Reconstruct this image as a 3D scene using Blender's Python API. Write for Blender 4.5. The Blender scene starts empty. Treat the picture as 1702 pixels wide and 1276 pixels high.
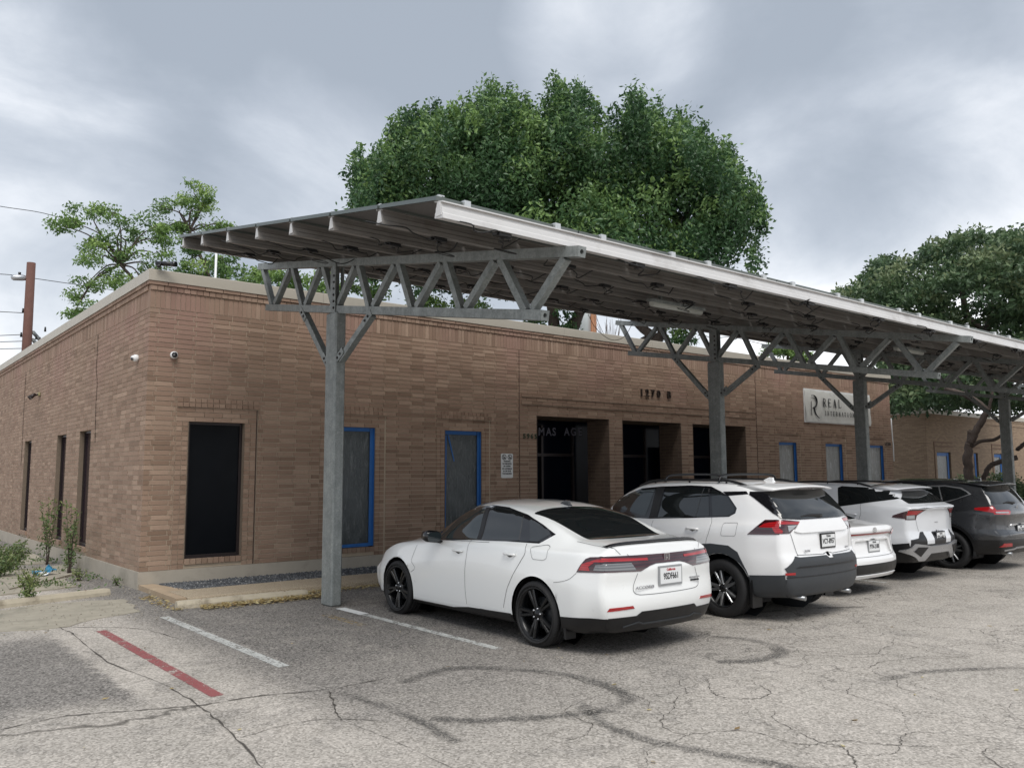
import bpy, bmesh, math, random
import numpy as np
from mathutils import Vector, Matrix
from mathutils.bvhtree import BVHTree
random.seed(7); RNG=np.random.default_rng(7)
C=bpy.context.scene.collection; SC=bpy.context.scene
PI=math.pi
# ---------------------------------------------------------------- camera
EYE=1.782; FPX=1390.93; YAW=.6832; PITCH=.1068; ROLL=-.0048
_f=np.array([math.sin(YAW)*math.cos(PITCH),math.cos(YAW)*math.cos(PITCH),math.sin(PITCH)])
_r=np.array([math.cos(YAW),-math.sin(YAW),0.]); _u=np.cross(_r,_f)
_r,_u=_r*math.cos(ROLL)+_u*math.sin(ROLL), -_r*math.sin(ROLL)+_u*math.cos(ROLL)
cd=bpy.data.cameras.new('camera'); cam=bpy.data.objects.new('camera',cd); C.objects.link(cam)
cam.matrix_world=Matrix(((_r[0],_u[0],-_f[0],0),(_r[1],_u[1],-_f[1],0),(_r[2],_u[2],-_f[2],EYE),(0,0,0,1)))
cd.sensor_width=36; cd.lens=FPX/1702*36; cd.clip_start=.05; cd.clip_end=2000
SC.camera=cam
# ---------------------------------------------------------------- light
SC.view_settings.view_transform='Standard'; SC.view_settings.look='None'
SC.view_settings.exposure=0.80; SC.view_settings.gamma=1; SC.view_settings.use_curve_mapping=False
SUN_EL=math.radians(56); SUN_AZ=math.radians(207)     # azimuth clockwise from +Y
sd=bpy.data.lights.new('sun','SUN'); sd.energy=1.5; sd.angle=math.radians(34); sd.color=(1,.97,.92)
so=bpy.data.objects.new('sun',sd); C.objects.link(so)
_sv=Vector((math.sin(SUN_AZ)*math.cos(SUN_EL),math.cos(SUN_AZ)*math.cos(SUN_EL),math.sin(SUN_EL)))
so.rotation_euler=_sv.to_track_quat('Z','Y').to_euler(); so.location=(0,0,30)
world=bpy.data.worlds.new('World'); SC.world=world; world.use_nodes=True
def wdir(u,v):
    d=_f+_r*(u-851)/FPX-_u*(v-638)/FPX
    return d/np.linalg.norm(d)
def build_world():
    nt=world.node_tree; N=nt.nodes; L=nt.links; N.clear()
    out=N.new('ShaderNodeOutputWorld'); mix=N.new('ShaderNodeMixShader')
    sky=N.new('ShaderNodeTexSky'); sky.sky_type='NISHITA'; sky.sun_disc=False
    sky.sun_elevation=SUN_EL; sky.sun_rotation=SUN_AZ; sky.air_density=1.2; sky.dust_density=2.5
    b1=N.new('ShaderNodeBackground'); b1.inputs[1].default_value=.1; L.new(sky.outputs[0],b1.inputs[0])
    b2=N.new('ShaderNodeBackground')
    tc=N.new('ShaderNodeTexCoord'); sep=N.new('ShaderNodeSeparateXYZ'); L.new(tc.outputs['Generated'],sep.inputs[0])
    def M(op,a,b=None,c=None):
        n=N.new('ShaderNodeMath'); n.operation=op
        for i,x in enumerate((a,b,c)):
            if x is None: continue
            if isinstance(x,(int,float)): n.inputs[i].default_value=x
            else: L.new(x,n.inputs[i])
        return n.outputs[0]
    zz=M('MAXIMUM',sep.outputs[2],0.0)
    den=M('ADD',zz,.22)
    cx=M('DIVIDE',sep.outputs[0],den); cy=M('DIVIDE',sep.outputs[1],den)
    comb=N.new('ShaderNodeCombineXYZ'); L.new(sep.outputs[0],comb.inputs[0]); L.new(sep.outputs[1],comb.inputs[1]); L.new(M('MULTIPLY',zz,1.7),comb.inputs[2])
    def noise(scale,det,rough,off):
        m=N.new('ShaderNodeMapping'); m.inputs['Location'].default_value=off
        L.new(comb.outputs[0],m.inputs[0])
        n=N.new('ShaderNodeTexNoise'); n.inputs['Scale'].default_value=scale; n.inputs['Detail'].default_value=det
        n.inputs['Roughness'].default_value=rough; n.inputs['Distortion'].default_value=.55
        L.new(m.outputs[0],n.inputs['Vector']); return n.outputs[0]
    n1=noise(2.3,9,.56,(3.1,1.7,0)); n2=noise(6.5,8,.62,(7.3,2.2,4))
    v=M('ADD',M('MULTIPLY',M('SUBTRACT',n1,.5),1.45),M('MULTIPLY',M('SUBTRACT',n2,.5),.32))
    # broad layout of the cloud deck: bright breaks and heavy grey banks
    vec=N.new('ShaderNodeVectorMath'); vec.operation='NORMALIZE'; L.new(tc.outputs['Generated'],vec.inputs[0])
    def blob(u,vv,width,amp):
        nonlocal v
        d=wdir(u,vv); dp=N.new('ShaderNodeVectorMath'); dp.operation='DOT_PRODUCT'
        L.new(vec.outputs[0],dp.inputs[0]); dp.inputs[1].default_value=tuple(d)
        mr=N.new('ShaderNodeMapRange'); mr.interpolation_type='SMOOTHERSTEP'
        mr.inputs[1].default_value=math.cos(math.radians(width)); mr.inputs[2].default_value=1
        L.new(dp.outputs['Value'],mr.inputs[0]); v=M('ADD',v,M('MULTIPLY',mr.outputs[0],amp))
    for b in BLOBS: blob(*b)
    # thinner, brighter cloud towards the horizon
    hz=N.new('ShaderNodeMapRange'); hz.inputs[1].default_value=.36; hz.inputs[2].default_value=.04
    hz.interpolation_type='SMOOTHSTEP'; L.new(zz,hz.inputs[0])
    v=M('ADD',v,M('MULTIPLY',hz.outputs[0],.40)); v=M('ADD',v,.38)
    cr=N.new('ShaderNodeValToRGB'); L.new(v,cr.inputs[0])
    e=cr.color_ramp.elements; e[0].position=0; e[0].color=(.27,.305,.355,1); e[1].position=1; e[1].color=(.93,.94,.97,1)
    for p,c in ((.30,(.36,.395,.45,1)),(.52,(.47,.505,.555,1)),(.74,(.72,.735,.765,1))):
        x=e.new(p); x.color=c
    cr.color_ramp.interpolation='B_SPLINE'
    L.new(cr.outputs[0],b2.inputs[0]); b2.inputs[1].default_value=.86
    mix.inputs[0].default_value=.93
    L.new(b1.outputs[0],mix.inputs[1]); L.new(b2.outputs[0],mix.inputs[2]); L.new(mix.outputs[0],out.inputs[0])
BLOBS=[(1010,40,9,.52),(560,290,10,.44),(1430,380,14,.38),(60,350,14,.30),(1320,150,18,-.30),(600,150,22,-.26),
       (1660,230,15,-.16),(250,90,24,-.22),(1690,0,11,.34),(30,190,9,.10),(1180,50,6,.12),(700,0,10,-.12)]
build_world()
# ---------------------------------------------------------------- helpers
def at(u,v,D):
    d=_f+_r*(u-851)/FPX-_u*(v-638)/FPX
    return Vector(tuple(np.array([0,0,EYE])+d*(D/math.hypot(d[0],d[1]))))
def tag(o,label=None,cat=None,group=None,kind=None):
    if label: o['label']=label
    if cat: o['category']=cat
    if group: o['group']=group
    if kind: o['kind']=kind
    return o
def empty(name,loc=(0,0,0),rz=0,label=None,cat=None,group=None,parent=None):
    o=bpy.data.objects.new(name,None); C.objects.link(o); o.location=loc; o.rotation_euler=(0,0,rz)
    o.empty_display_size=.2
    if parent: o.parent=parent
    return tag(o,label,cat,group)
def link(name,me,parent=None,loc=None,rot=None):
    o=bpy.data.objects.new(name,me); C.objects.link(o)
    if parent: o.parent=parent
    if loc: o.location=loc
    if rot: o.rotation_euler=rot
    return o
def copy_tree(o,parent=None):
    c=o.copy(); C.objects.link(c)
    if parent: c.parent=parent
    for ch in list(o.children): copy_tree(ch,c)
    return c
def mesh_np(name,V,F,mats,smooth=False,mi=None):
    """V (n,3) array, F (m,k) int array"""
    me=bpy.data.meshes.new(name); V=np.asarray(V,np.float32); F=np.asarray(F,np.int32); k=F.shape[1]
    me.vertices.add(len(V)); me.vertices.foreach_set('co',V.ravel())
    me.loops.add(F.size); me.loops.foreach_set('vertex_index',F.ravel())
    me.polygons.add(len(F)); me.polygons.foreach_set('loop_start',np.arange(len(F),dtype=np.int32)*k)
    me.polygons.foreach_set('loop_total',np.full(len(F),k,np.int32))
    if mi is not None: me.polygons.foreach_set('material_index',np.asarray(mi,np.int32))
    me.polygons.foreach_set('use_smooth',np.full(len(F),bool(smooth)))
    me.update(calc_edges=True)
    for m in (mats if isinstance(mats,(list,tuple)) else [mats]): me.materials.append(m)
    return me
class MB:
    """collects shapes into one mesh"""
    def __init__(s): s.v=[]; s.f=[]; s.m=[]; s.s=[]
    def add(s,V,F,mi=0,smooth=False):
        o=len(s.v); s.v+= [tuple(x) for x in V]
        for f in F: s.f.append(tuple(o+i for i in f)); s.m.append(mi); s.s.append(smooth)
        return s
    def box(s,x0,x1,y0,y1,z0,z1,mi=0):
        V=[(x0,y0,z0),(x1,y0,z0),(x1,y1,z0),(x0,y1,z0),(x0,y0,z1),(x1,y0,z1),(x1,y1,z1),(x0,y1,z1)]
        return s.add(V,[(0,3,2,1),(4,5,6,7),(0,1,5,4),(1,2,6,5),(2,3,7,6),(3,0,4,7)],mi)
    def bbox(s,x0,x1,y0,y1,z0,z1,b=.01,mi=0):
        """box with chamfered edges"""
        pts=[]
        for z,i in ((z0,1),(z0+b,0),(z1-b,0),(z1,1)):
            d=b if i else 0; e=b
            a=[(x0+d+(0 if i else e),y0+d),(x1-d-(0 if i else e),y0+d),(x1-d,y0+d+(0 if i else e)),(x1-d,y1-d-(0 if i else e)),
               (x1-d-(0 if i else e),y1-d),(x0+d+(0 if i else e),y1-d),(x0+d,y1-d-(0 if i else e)),(x0+d,y0+d+(0 if i else e))]
            pts+=[(p[0],p[1],z) for p in a]
        F=[tuple(range(7,-1,-1)),tuple(range(24,32))]
        for k in range(3):
            for j in range(8): F.append((k*8+j,k*8+(j+1)%8,(k+1)*8+(j+1)%8,(k+1)*8+j))
        return s.add(pts,F,mi)
    def bar(s,p,q,w,h,mi=0,up=(0,0,1),cap=True):
        """rectangular bar p->q, w across (side), h along up"""
        p=Vector(p); q=Vector(q); d=(q-p).normalized(); up=Vector(up); sd=d.cross(up)
        if sd.length<1e-4: sd=d.cross(Vector((1,0,0)))
        sd.normalize(); up=sd.cross(d).normalized()
        V=[]
        for c in (p,q):
            for a,b in ((-1,-1),(1,-1),(1,1),(-1,1)): V.append(c+sd*a*w/2+up*b*h/2)
        F=[(0,1,5,4),(1,2,6,5),(2,3,7,6),(3,0,4,7)]
        if cap: F+=[(3,2,1,0),(4,5,6,7)]
        return s.add(V,F,mi)
    def tube(s,pts,r,n=8,mi=0,cap=True,smooth=True):
        pts=[Vector(p) for p in pts]; rr=r if isinstance(r,(list,tuple)) else [r]*len(pts)
        V=[]; F=[]; ref=None
        for i,p in enumerate(pts):
            d=(pts[min(i+1,len(pts)-1)]-pts[max(i-1,0)])
            d=d.normalized() if d.length>1e-9 else Vector((0,0,1))
            if ref is None: ref=Vector((0,0,1)) if abs(d.z)<.9 else Vector((1,0,0))
            a=d.cross(ref); a.normalize(); b=a.cross(d); ref=b
            for k in range(n):
                t=2*PI*k/n; V.append(p+(a*math.cos(t)+b*math.sin(t))*rr[i])
        for i in range(len(pts)-1):
            for k in range(n): F.append((i*n+k,i*n+(k+1)%n,(i+1)*n+(k+1)%n,(i+1)*n+k))
        s.add(V,F,mi,smooth)
        if cap:
            o=len(s.v)-len(V)
            s.f.append(tuple(o+k for k in range(n-1,-1,-1))); s.m.append(mi); s.s.append(False)
            s.f.append(tuple(o+(len(pts)-1)*n+k for k in range(n))); s.m.append(mi); s.s.append(False)
        return s
    def prism(s,poly,axis,a0,a1,mi=0):
        """2D polygon extruded along axis ('x','y','z') from a0 to a1"""
        def P(p,a):
            return {'x':(a,p[0],p[1]),'y':(p[0],a,p[1]),'z':(p[0],p[1],a)}[axis]
        n=len(poly); V=[P(p,a0) for p in poly]+[P(p,a1) for p in poly]
        F=[tuple(range(n)),tuple(range(2*n-1,n-1,-1))]+[(i,i+n,(i+1)%n+n,(i+1)%n) for i in range(n)]
        return s.add(V,F,mi)
    def lathe(s,prof,n=32,axis='x',mi=0,smooth=True,c=(0,0,0)):
        """prof: list of (r, a) -> revolve around axis"""
        V=[];F=[]
        for r,a in prof:
            for k in range(n):
                t=2*PI*k/n; p,q=r*math.cos(t),r*math.sin(t)
                V.append({'x':(c[0]+a,c[1]+p,c[2]+q),'y':(c[0]+p,c[1]+a,c[2]+q),'z':(c[0]+p,c[1]+q,c[2]+a)}[axis])
        for i in range(len(prof)-1):
            for k in range(n): F.append((i*n+k,i*n+(k+1)%n,(i+1)*n+(k+1)%n,(i+1)*n+k))
        return s.add(V,F,mi,smooth)
    def build(s,name,mats,parent=None,loc=None,fix=True,rot=None):
        me=bpy.data.meshes.new(name); me.from_pydata(s.v,[],s.f)
        for m in (mats if isinstance(mats,(list,tuple)) else [mats]): me.materials.append(m)
        me.polygons.foreach_set('material_index',s.m); me.polygons.foreach_set('use_smooth',s.s)
        if fix:
            bm=bmesh.new(); bm.from_mesh(me); bmesh.ops.recalc_face_normals(bm,faces=bm.faces); bm.to_mesh(me); bm.free()
        me.update(); return link(name,me,parent,loc,rot)
# ---------------------------------------------------------------- materials
MATS={}
class NT:
    def __init__(s,name):
        m=bpy.data.materials.new(name); m.use_nodes=True; s.m=m; s.t=m.node_tree; s.N=s.t.nodes; s.L=s.t.links
        s.b=s.N['Principled BSDF']; MATS[name]=m
    def n(s,t,**k):
        x=s.N.new(t)
        for a,b in k.items(): setattr(x,a,b)
        return x
    def put(s,sock,v):
        if isinstance(v,(int,float)): sock.default_value=v
        elif isinstance(v,(tuple,list)): sock.default_value=tuple(v)+((1,) if len(v)==3 and sock.type=='RGBA' else ())
        else: s.L.new(v,sock)
    def M(s,op,a,b=0,c=0,clamp=False):
        x=s.n('ShaderNodeMath',operation=op,use_clamp=clamp)
        for i,v in enumerate((a,b,c)): s.put(x.inputs[i],v)
        return x.outputs[0]
    def obj(s): return s.n('ShaderNodeTexCoord').outputs['Object']
    def pos(s): return s.n('ShaderNodeNewGeometry').outputs['Position']
    def noise(s,vec,scale,det=3,rough=.5,dist=0,off=None,stretch=None):
        if off or stretch:
            mp=s.n('ShaderNodeMapping'); s.L.new(vec,mp.inputs[0])
            if off: mp.inputs['Location'].default_value=off
            if stretch: mp.inputs['Scale'].default_value=stretch
            vec=mp.outputs[0]
        x=s.n('ShaderNodeTexNoise'); s.L.new(vec,x.inputs['Vector'])
        for k,v in (('Scale',scale),('Detail',det),('Roughness',rough),('Distortion',dist)): x.inputs[k].default_value=v
        return x.outputs[0]
    def vor(s,vec,scale,feature='F1',out='Distance',rnd=1):
        x=s.n('ShaderNodeTexVoronoi',feature=feature); s.L.new(vec,x.inputs['Vector']); x.inputs['Scale'].default_value=scale
        x.inputs['Randomness'].default_value=rnd
        return x.outputs[out]
    def rng(s,v,a,b,c=0,d=1,smooth=True):
        x=s.n('ShaderNodeMapRange',interpolation_type='SMOOTHSTEP' if smooth else 'LINEAR')
        s.put(x.inputs[0],v)
        for i,k in enumerate((a,b,c,d)): s.put(x.inputs[1+i],k)
        return x.outputs[0]
    def mix(s,f,a,b,mode='MIX'):
        x=s.n('ShaderNodeMix',data_type='RGBA',blend_type=mode)
        s.put(x.inputs[0],f); s.put(x.inputs[6],a); s.put(x.inputs[7],b); return x.outputs[2]
    def bump(s,h,strength=.3,dist=.01):
        x=s.n('ShaderNodeBump'); x.inputs['Strength'].default_value=strength; x.inputs['Distance'].default_value=dist
        s.L.new(h,x.inputs['Height']); s.L.new(x.outputs[0],s.b.inputs['Normal'])
    def set(s,col=None,rough=None,metal=None,**k):
        if col is not None: s.put(s.b.inputs['Base Color'],col)
        if rough is not None: s.put(s.b.inputs['Roughness'],rough)
        if metal is not None: s.put(s.b.inputs['Metallic'],metal)
        for a,v in k.items(): s.put(s.b.inputs[a.replace('_',' ')],v)
        return s.m
def simple(name,col,rough=.5,metal=0,var=.12,scale=6,bump=0,bscale=60,dirt=None,**k):
    t=NT(name); p=t.obj(); n=t.noise(p,scale,5,.6)
    a=tuple(c*(1-var) for c in col); b=tuple(min(1,c*(1+var)) for c in col)
    c=t.mix(n,a,b)
    if dirt: c=t.mix(t.rng(t.noise(p,dirt[1],6,.65),.5,.75,0,dirt[2]),c,dirt[0])
    t.set(c,t.rng(t.noise(p,scale*3,3),.2,.8,max(0,rough-.06),min(1,rough+.06),False),metal,**k)
    if bump: t.bump(t.noise(p,bscale,4,.6),bump,.004)
    return t.m
paint_white=simple('pearl_white_paint',(.80,.81,.80),.32,0,.01,2,Coat_Weight=1.0,Coat_Roughness=.03)
paint_white2=simple('solid_white_paint',(.80,.80,.80),.35,0,.012,2,Coat_Weight=.9,Coat_Roughness=.04)
paint_silver=simple('cool_white_paint',(.66,.675,.70),.32,0,.02,2,Coat_Weight=.9,Coat_Roughness=.04)
paint_grey=simple('dark_grey_paint',(.028,.030,.034),.3,.35,.05,3,Coat_Weight=1.0,Coat_Roughness=.04)
plastic_grey=simple('grey_cladding_plastic',(.036,.040,.045),.5,0,.10,5,bump=.05,bscale=400)
plastic_black=simple('black_plastic',(.007,.007,.008),.38,0,.1,5)
gloss_black=simple('gloss_black_trim',(.006,.006,.008),.1,0,.05,5,Coat_Weight=.5)
liner=simple('wheel_well_liner',(.006,.006,.007),.9)
rubber=simple('tyre_rubber',(.010,.010,.011),.75,0,.2,9,bump=.1,bscale=120)
rim_black=simple('black_alloy',(.004,.0045,.0055),.28,0,.1,5)
rim_silver=simple('machined_alloy',(.35,.36,.37),.3,.9,.1,5)
chrome=simple('chrome_trim',(.62,.63,.65),.12,1,.03,5)
satin=simple('satin_silver',(.50,.51,.53),.3,.8,.05,5)
def glassmat(name,col,rough=.02,spec=.5):
    t=NT(name); t.set(col,rough,0,Specular_IOR_Level=spec,Coat_Weight=.0); t.b.inputs['IOR'].default_value=1.5; return t.m
glass_dark=glassmat('tinted_car_glass',(.008,.010,.011),.015,1.0)
glass_front=glassmat('clear_car_glass',(.014,.022,.024),.015,.9)
def lampmat(name,a,b,scale=30):
    t=NT(name); p=t.obj(); w=t.n('ShaderNodeTexWave',bands_direction='Z'); t.L.new(p,w.inputs[0]); w.inputs['Scale'].default_value=scale
    t.set(t.mix(w.outputs[0],a,b),.08,0,Coat_Weight=1.0); return t.m
lamp_red=lampmat('red_lamp_lens',(.24,.003,.006),(.42,.010,.014),14)
lamp_dark=lampmat('smoked_lamp_lens',(.018,.003,.005),(.05,.006,.010),10)
lamp_clear=lampmat('clear_lamp_lens',(.20,.21,.22),(.42,.43,.44),18)
lamp_grey=lampmat('grey_lamp_lens',(.10,.105,.11),(.20,.205,.21),12)
ink_black=simple('black_ink',(.012,.012,.015),.6)
ink_red=simple('red_ink',(.45,.02,.03),.6)
plate_white=simple('licence_plate_white',(.74,.75,.75),.45,0,.04,20)
plate_grey=simple('weathered_plate_frame',(.33,.34,.35),.4,.4)
def galv():
    t=NT('galvanised_steel'); p=t.obj()
    a=t.noise(p,7,5,.6); b=t.vor(p,55,out='Color'); bw=t.n('ShaderNodeRGBToBW'); t.L.new(b,bw.inputs[0])
    st=t.noise(p,3,5,.65,0,None,(8,8,.35))
    v=t.M('ADD',t.M('MULTIPLY',a,.5),t.M('MULTIPLY',bw.outputs[0],.18)); v=t.M('ADD',v,t.M('MULTIPLY',st,.35))
    c=t.mix(t.rng(v,.3,.8),(.17,.185,.182),(.32,.34,.33))
    wp=t.rng(t.noise(p,14,6,.7,.5),.60,.72,0,.45); c=t.mix(wp,c,(.52,.54,.54))
    t.set(c,t.rng(v,.2,.8,.62,.45),.25); t.bump(t.noise(p,90,4,.6),.06,.003); return t.m
galv_steel=galv()
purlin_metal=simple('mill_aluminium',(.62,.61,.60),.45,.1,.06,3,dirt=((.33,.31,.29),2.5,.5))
def backsheet():
    t=NT('panel_backsheet'); p=t.obj()
    t.set(t.mix(t.noise(p,3,5,.6),(.10,.094,.09),(.18,.17,.165)),.5,0); return t.m
back_mat=backsheet()
purlin_shaded_dirty=simple('shaded_dirty_purlin_metal',(.25,.235,.22),.55,.1,.14,3,dirt=((.14,.115,.10),2.5,.6))  # dirty metal for inner purlins, base also darkened to paint in under-roof shade
cell_mat=simple('solar_cell_glass',(.012,.018,.035),.08,0,.2,2)
frame_dark=simple('anodised_panel_frame',(.16,.18,.17),.35,.7,.1,5)
cable_blk=simple('black_cable',(.012,.012,.012),.6)
clip_metal=simple('clamp_metal',(.62,.63,.62),.35,.6,.08,5)
# brick: colour varies from brick to brick through a face attribute (joined work) or the object's own random value
def brickmat(name,source):
    t=NT(name); p=t.pos()
    if source=='attr':
        a=t.n('ShaderNodeAttribute',attribute_name='brick_tint'); rnd=a.outputs['Fac']
    else:
        rnd=t.n('ShaderNodeObjectInfo').outputs['Random']
    cr=t.n('ShaderNodeValToRGB'); t.L.new(rnd,cr.inputs[0]); e=cr.color_ramp.elements
    e[0].position=0; e[0].color=(.222,.145,.100,1); e[1].position=1; e[1].color=(.41,.288,.212,1)
    for q,c in ((.18,(.272,.179,.127,1)),(.40,(.308,.206,.148,1)),(.62,(.325,.218,.158,1)),(.82,(.345,.240,.175,1))):
        x=e.new(q); x.color=c
    big=t.noise(p,.45,4,.6,.6); c=t.mix(t.rng(big,.35,.68,0,.35),cr.outputs[0],(.25,.168,.124))
    pk=t.noise(p,.7,3,.5,0,(9,3,1)); sep=t.n('ShaderNodeSeparateXYZ'); t.L.new(p,sep.inputs[0])
    c=t.mix(t.M('MULTIPLY',t.rng(pk,.45,.7,0,.6),t.rng(sep.outputs[2],2.6,4.6)),c,(.34,.20,.165))
    fine=t.noise(p,28,5,.7); c=t.mix(t.M('MULTIPLY',t.rng(fine,.35,.7),.35),c,t.mix(.5,c,(.13,.09,.07)))
    # efflorescence spots and grime
    sp=t.rng(t.noise(p,5.5,6,.75,0,(4,4,4)),.68,.76,0,.35); c=t.mix(sp,c,(.45,.38,.33))
    gr=t.M('MULTIPLY',t.rng(sep.outputs[2],1.2,.25),t.rng(t.noise(p,1.8,5,.6),.4,.7)); c=t.mix(t.M('MULTIPLY',gr,.35),c,(.24,.19,.13))
    t.set(c,.88,0); t.bump(t.noise(p,70,5,.7),.25,.004); return t.m
brick_attr=brickmat('brown_brick_joined','attr'); brick_obj=brickmat('brown_brick','obj')
def mortarmat():
    t=NT('mortar'); p=t.pos(); c=t.mix(t.noise(p,2.5,5,.6),(.36,.29,.215),(.56,.47,.36)); t.set(c,.95); t.bump(t.noise(p,60,4),.3,.004); return t.m
mortar=mortarmat()
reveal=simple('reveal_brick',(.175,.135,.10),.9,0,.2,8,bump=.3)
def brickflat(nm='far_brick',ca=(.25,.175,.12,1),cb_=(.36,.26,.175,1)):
    """far building: courses too small to build one by one"""
    t=NT(nm); p=t.pos(); sep=t.n('ShaderNodeSeparateXYZ'); t.L.new(p,sep.inputs[0])
    cmb=t.n('ShaderNodeCombineXYZ'); t.L.new(t.M('ADD',sep.outputs[0],sep.outputs[1]),cmb.inputs[0]); t.L.new(sep.outputs[2],cmb.inputs[1])
    b=t.n('ShaderNodeTexBrick'); t.L.new(cmb.outputs[0],b.inputs[0]); b.inputs['Scale'].default_value=1
    b.inputs['Color1'].default_value=ca; b.inputs['Color2'].default_value=cb_; b.inputs['Mortar'].default_value=(.22,.16,.11,1)
    b.inputs['Mortar Size'].default_value=.006; b.inputs['Brick Width'].default_value=.305; b.inputs['Row Height'].default_value=.081
    c=t.mix(t.rng(t.noise(p,.7,4,.6),.35,.7,0,.4),b.outputs[0],tuple(x*.8 for x in cb_[:3])); t.set(c,.9); t.bump(b.outputs['Fac'],-.3,.006); return t.m
far_brick=brickflat()
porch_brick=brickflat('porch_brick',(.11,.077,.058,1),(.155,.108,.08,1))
coping_mat=simple('beige_coping_metal',(.46,.42,.35),.45,.1,.06,1.5,dirt=((.33,.32,.27),1.3,.35))
conc_mat=simple('plinth_concrete',(.40,.36,.30),.9,0,.16,3,bump=.3,bscale=40,dirt=((.22,.20,.16),2.2,.55))
stop_mat=simple('wheel_stop_concrete',(.44,.39,.30),.9,0,.22,7,bump=.6,bscale=40,dirt=((.17,.14,.10),4,.8))
def aggregate():
    t=NT('exposed_aggregate'); p=t.obj(); v=t.vor(p,90,out='Color'); bw=t.n('ShaderNodeRGBToBW'); t.L.new(v,bw.inputs[0])
    c=t.mix(bw.outputs[0],(.20,.155,.10),(.50,.42,.31)); c=t.mix(t.rng(t.noise(p,2.2,5,.6),.4,.7,0,.5),c,(.36,.29,.21))
    t.set(c,.9); t.bump(t.vor(p,90),.5,.006); return t.m
agg=aggregate()
black_panel=simple('black_mesh_screen',(.003,.004,.006),.35,0,.2,1.2,bump=.02,bscale=300,Specular_IOR_Level=.12)
dark_frame=simple('bronze_frame',(.030,.022,.022),.4,.3,.1,6)
tape_mat=simple('blue_masking_tape',(.015,.12,.38),.55,0,.22,9,bump=.12,bscale=30)
def film(name,base,vis):
    t=NT(name); p=t.obj(); st=t.noise(p,3.5,6,.7,1.6,None,(2.6,1,.5)); st2=t.noise(p,10,5,.7,2,None,(2,1,.6))
    w=t.rng(st,.50,.66); w2=t.rng(st2,.62,.72)
    c=t.mix(t.M('MULTIPLY',w,vis),base,(.42,.44,.44)); c=t.mix(t.M('MULTIPLY',w2,vis*.8),c,(.60,.62,.62))
    t.set(c,.25,0); t.bump(t.M('ADD',st,st2),.6,.02); return t.m
film_dark=film('plastic_film_over_glass',(.060,.072,.076),.14)
film_light=film('white_plastic_film',(.23,.235,.225),.6)
black_int=simple('dark_entrance_glass',(.004,.006,.012),.12,0,.3,1,Specular_IOR_Level=.06)
wood_pole=simple('weathered_pole_timber',(.13,.062,.048),.85,0,.25,3,bump=.3,bscale=30)
def bark():
    t=NT('tree_bark'); p=t.obj(); n=t.noise(p,5,6,.7,.6,None,(3,3,.7)); t.set(t.mix(n,(.035,.026,.022),(.13,.10,.085)),.95); t.bump(n,.8,.03); return t.m
bark_mat=bark()
def leafmat(name,dark,mid,light,warm=None):
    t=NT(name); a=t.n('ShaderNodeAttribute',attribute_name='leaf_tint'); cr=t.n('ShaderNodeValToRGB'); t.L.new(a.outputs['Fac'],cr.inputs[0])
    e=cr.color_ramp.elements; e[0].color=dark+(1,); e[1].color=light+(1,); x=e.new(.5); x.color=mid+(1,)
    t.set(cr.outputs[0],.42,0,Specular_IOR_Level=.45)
    tr=t.n('ShaderNodeBsdfTranslucent'); t.L.new(cr.outputs[0],tr.inputs[0]); mx=t.n('ShaderNodeMixShader'); mx.inputs[0].default_value=.28
    o=t.N['Material Output']; t.L.new(t.b.outputs[0],mx.inputs[1]); t.L.new(tr.outputs[0],mx.inputs[2]); t.L.new(mx.outputs[0],o.inputs[0]); return t.m
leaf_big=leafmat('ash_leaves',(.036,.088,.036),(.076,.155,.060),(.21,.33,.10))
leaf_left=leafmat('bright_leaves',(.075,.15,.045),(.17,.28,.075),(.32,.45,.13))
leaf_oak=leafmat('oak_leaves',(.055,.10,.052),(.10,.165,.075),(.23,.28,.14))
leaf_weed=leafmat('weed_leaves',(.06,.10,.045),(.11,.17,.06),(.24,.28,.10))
leaf_dead=leafmat('dead_leaves',(.22,.14,.06),(.46,.35,.16),(.70,.62,.34))
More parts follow.
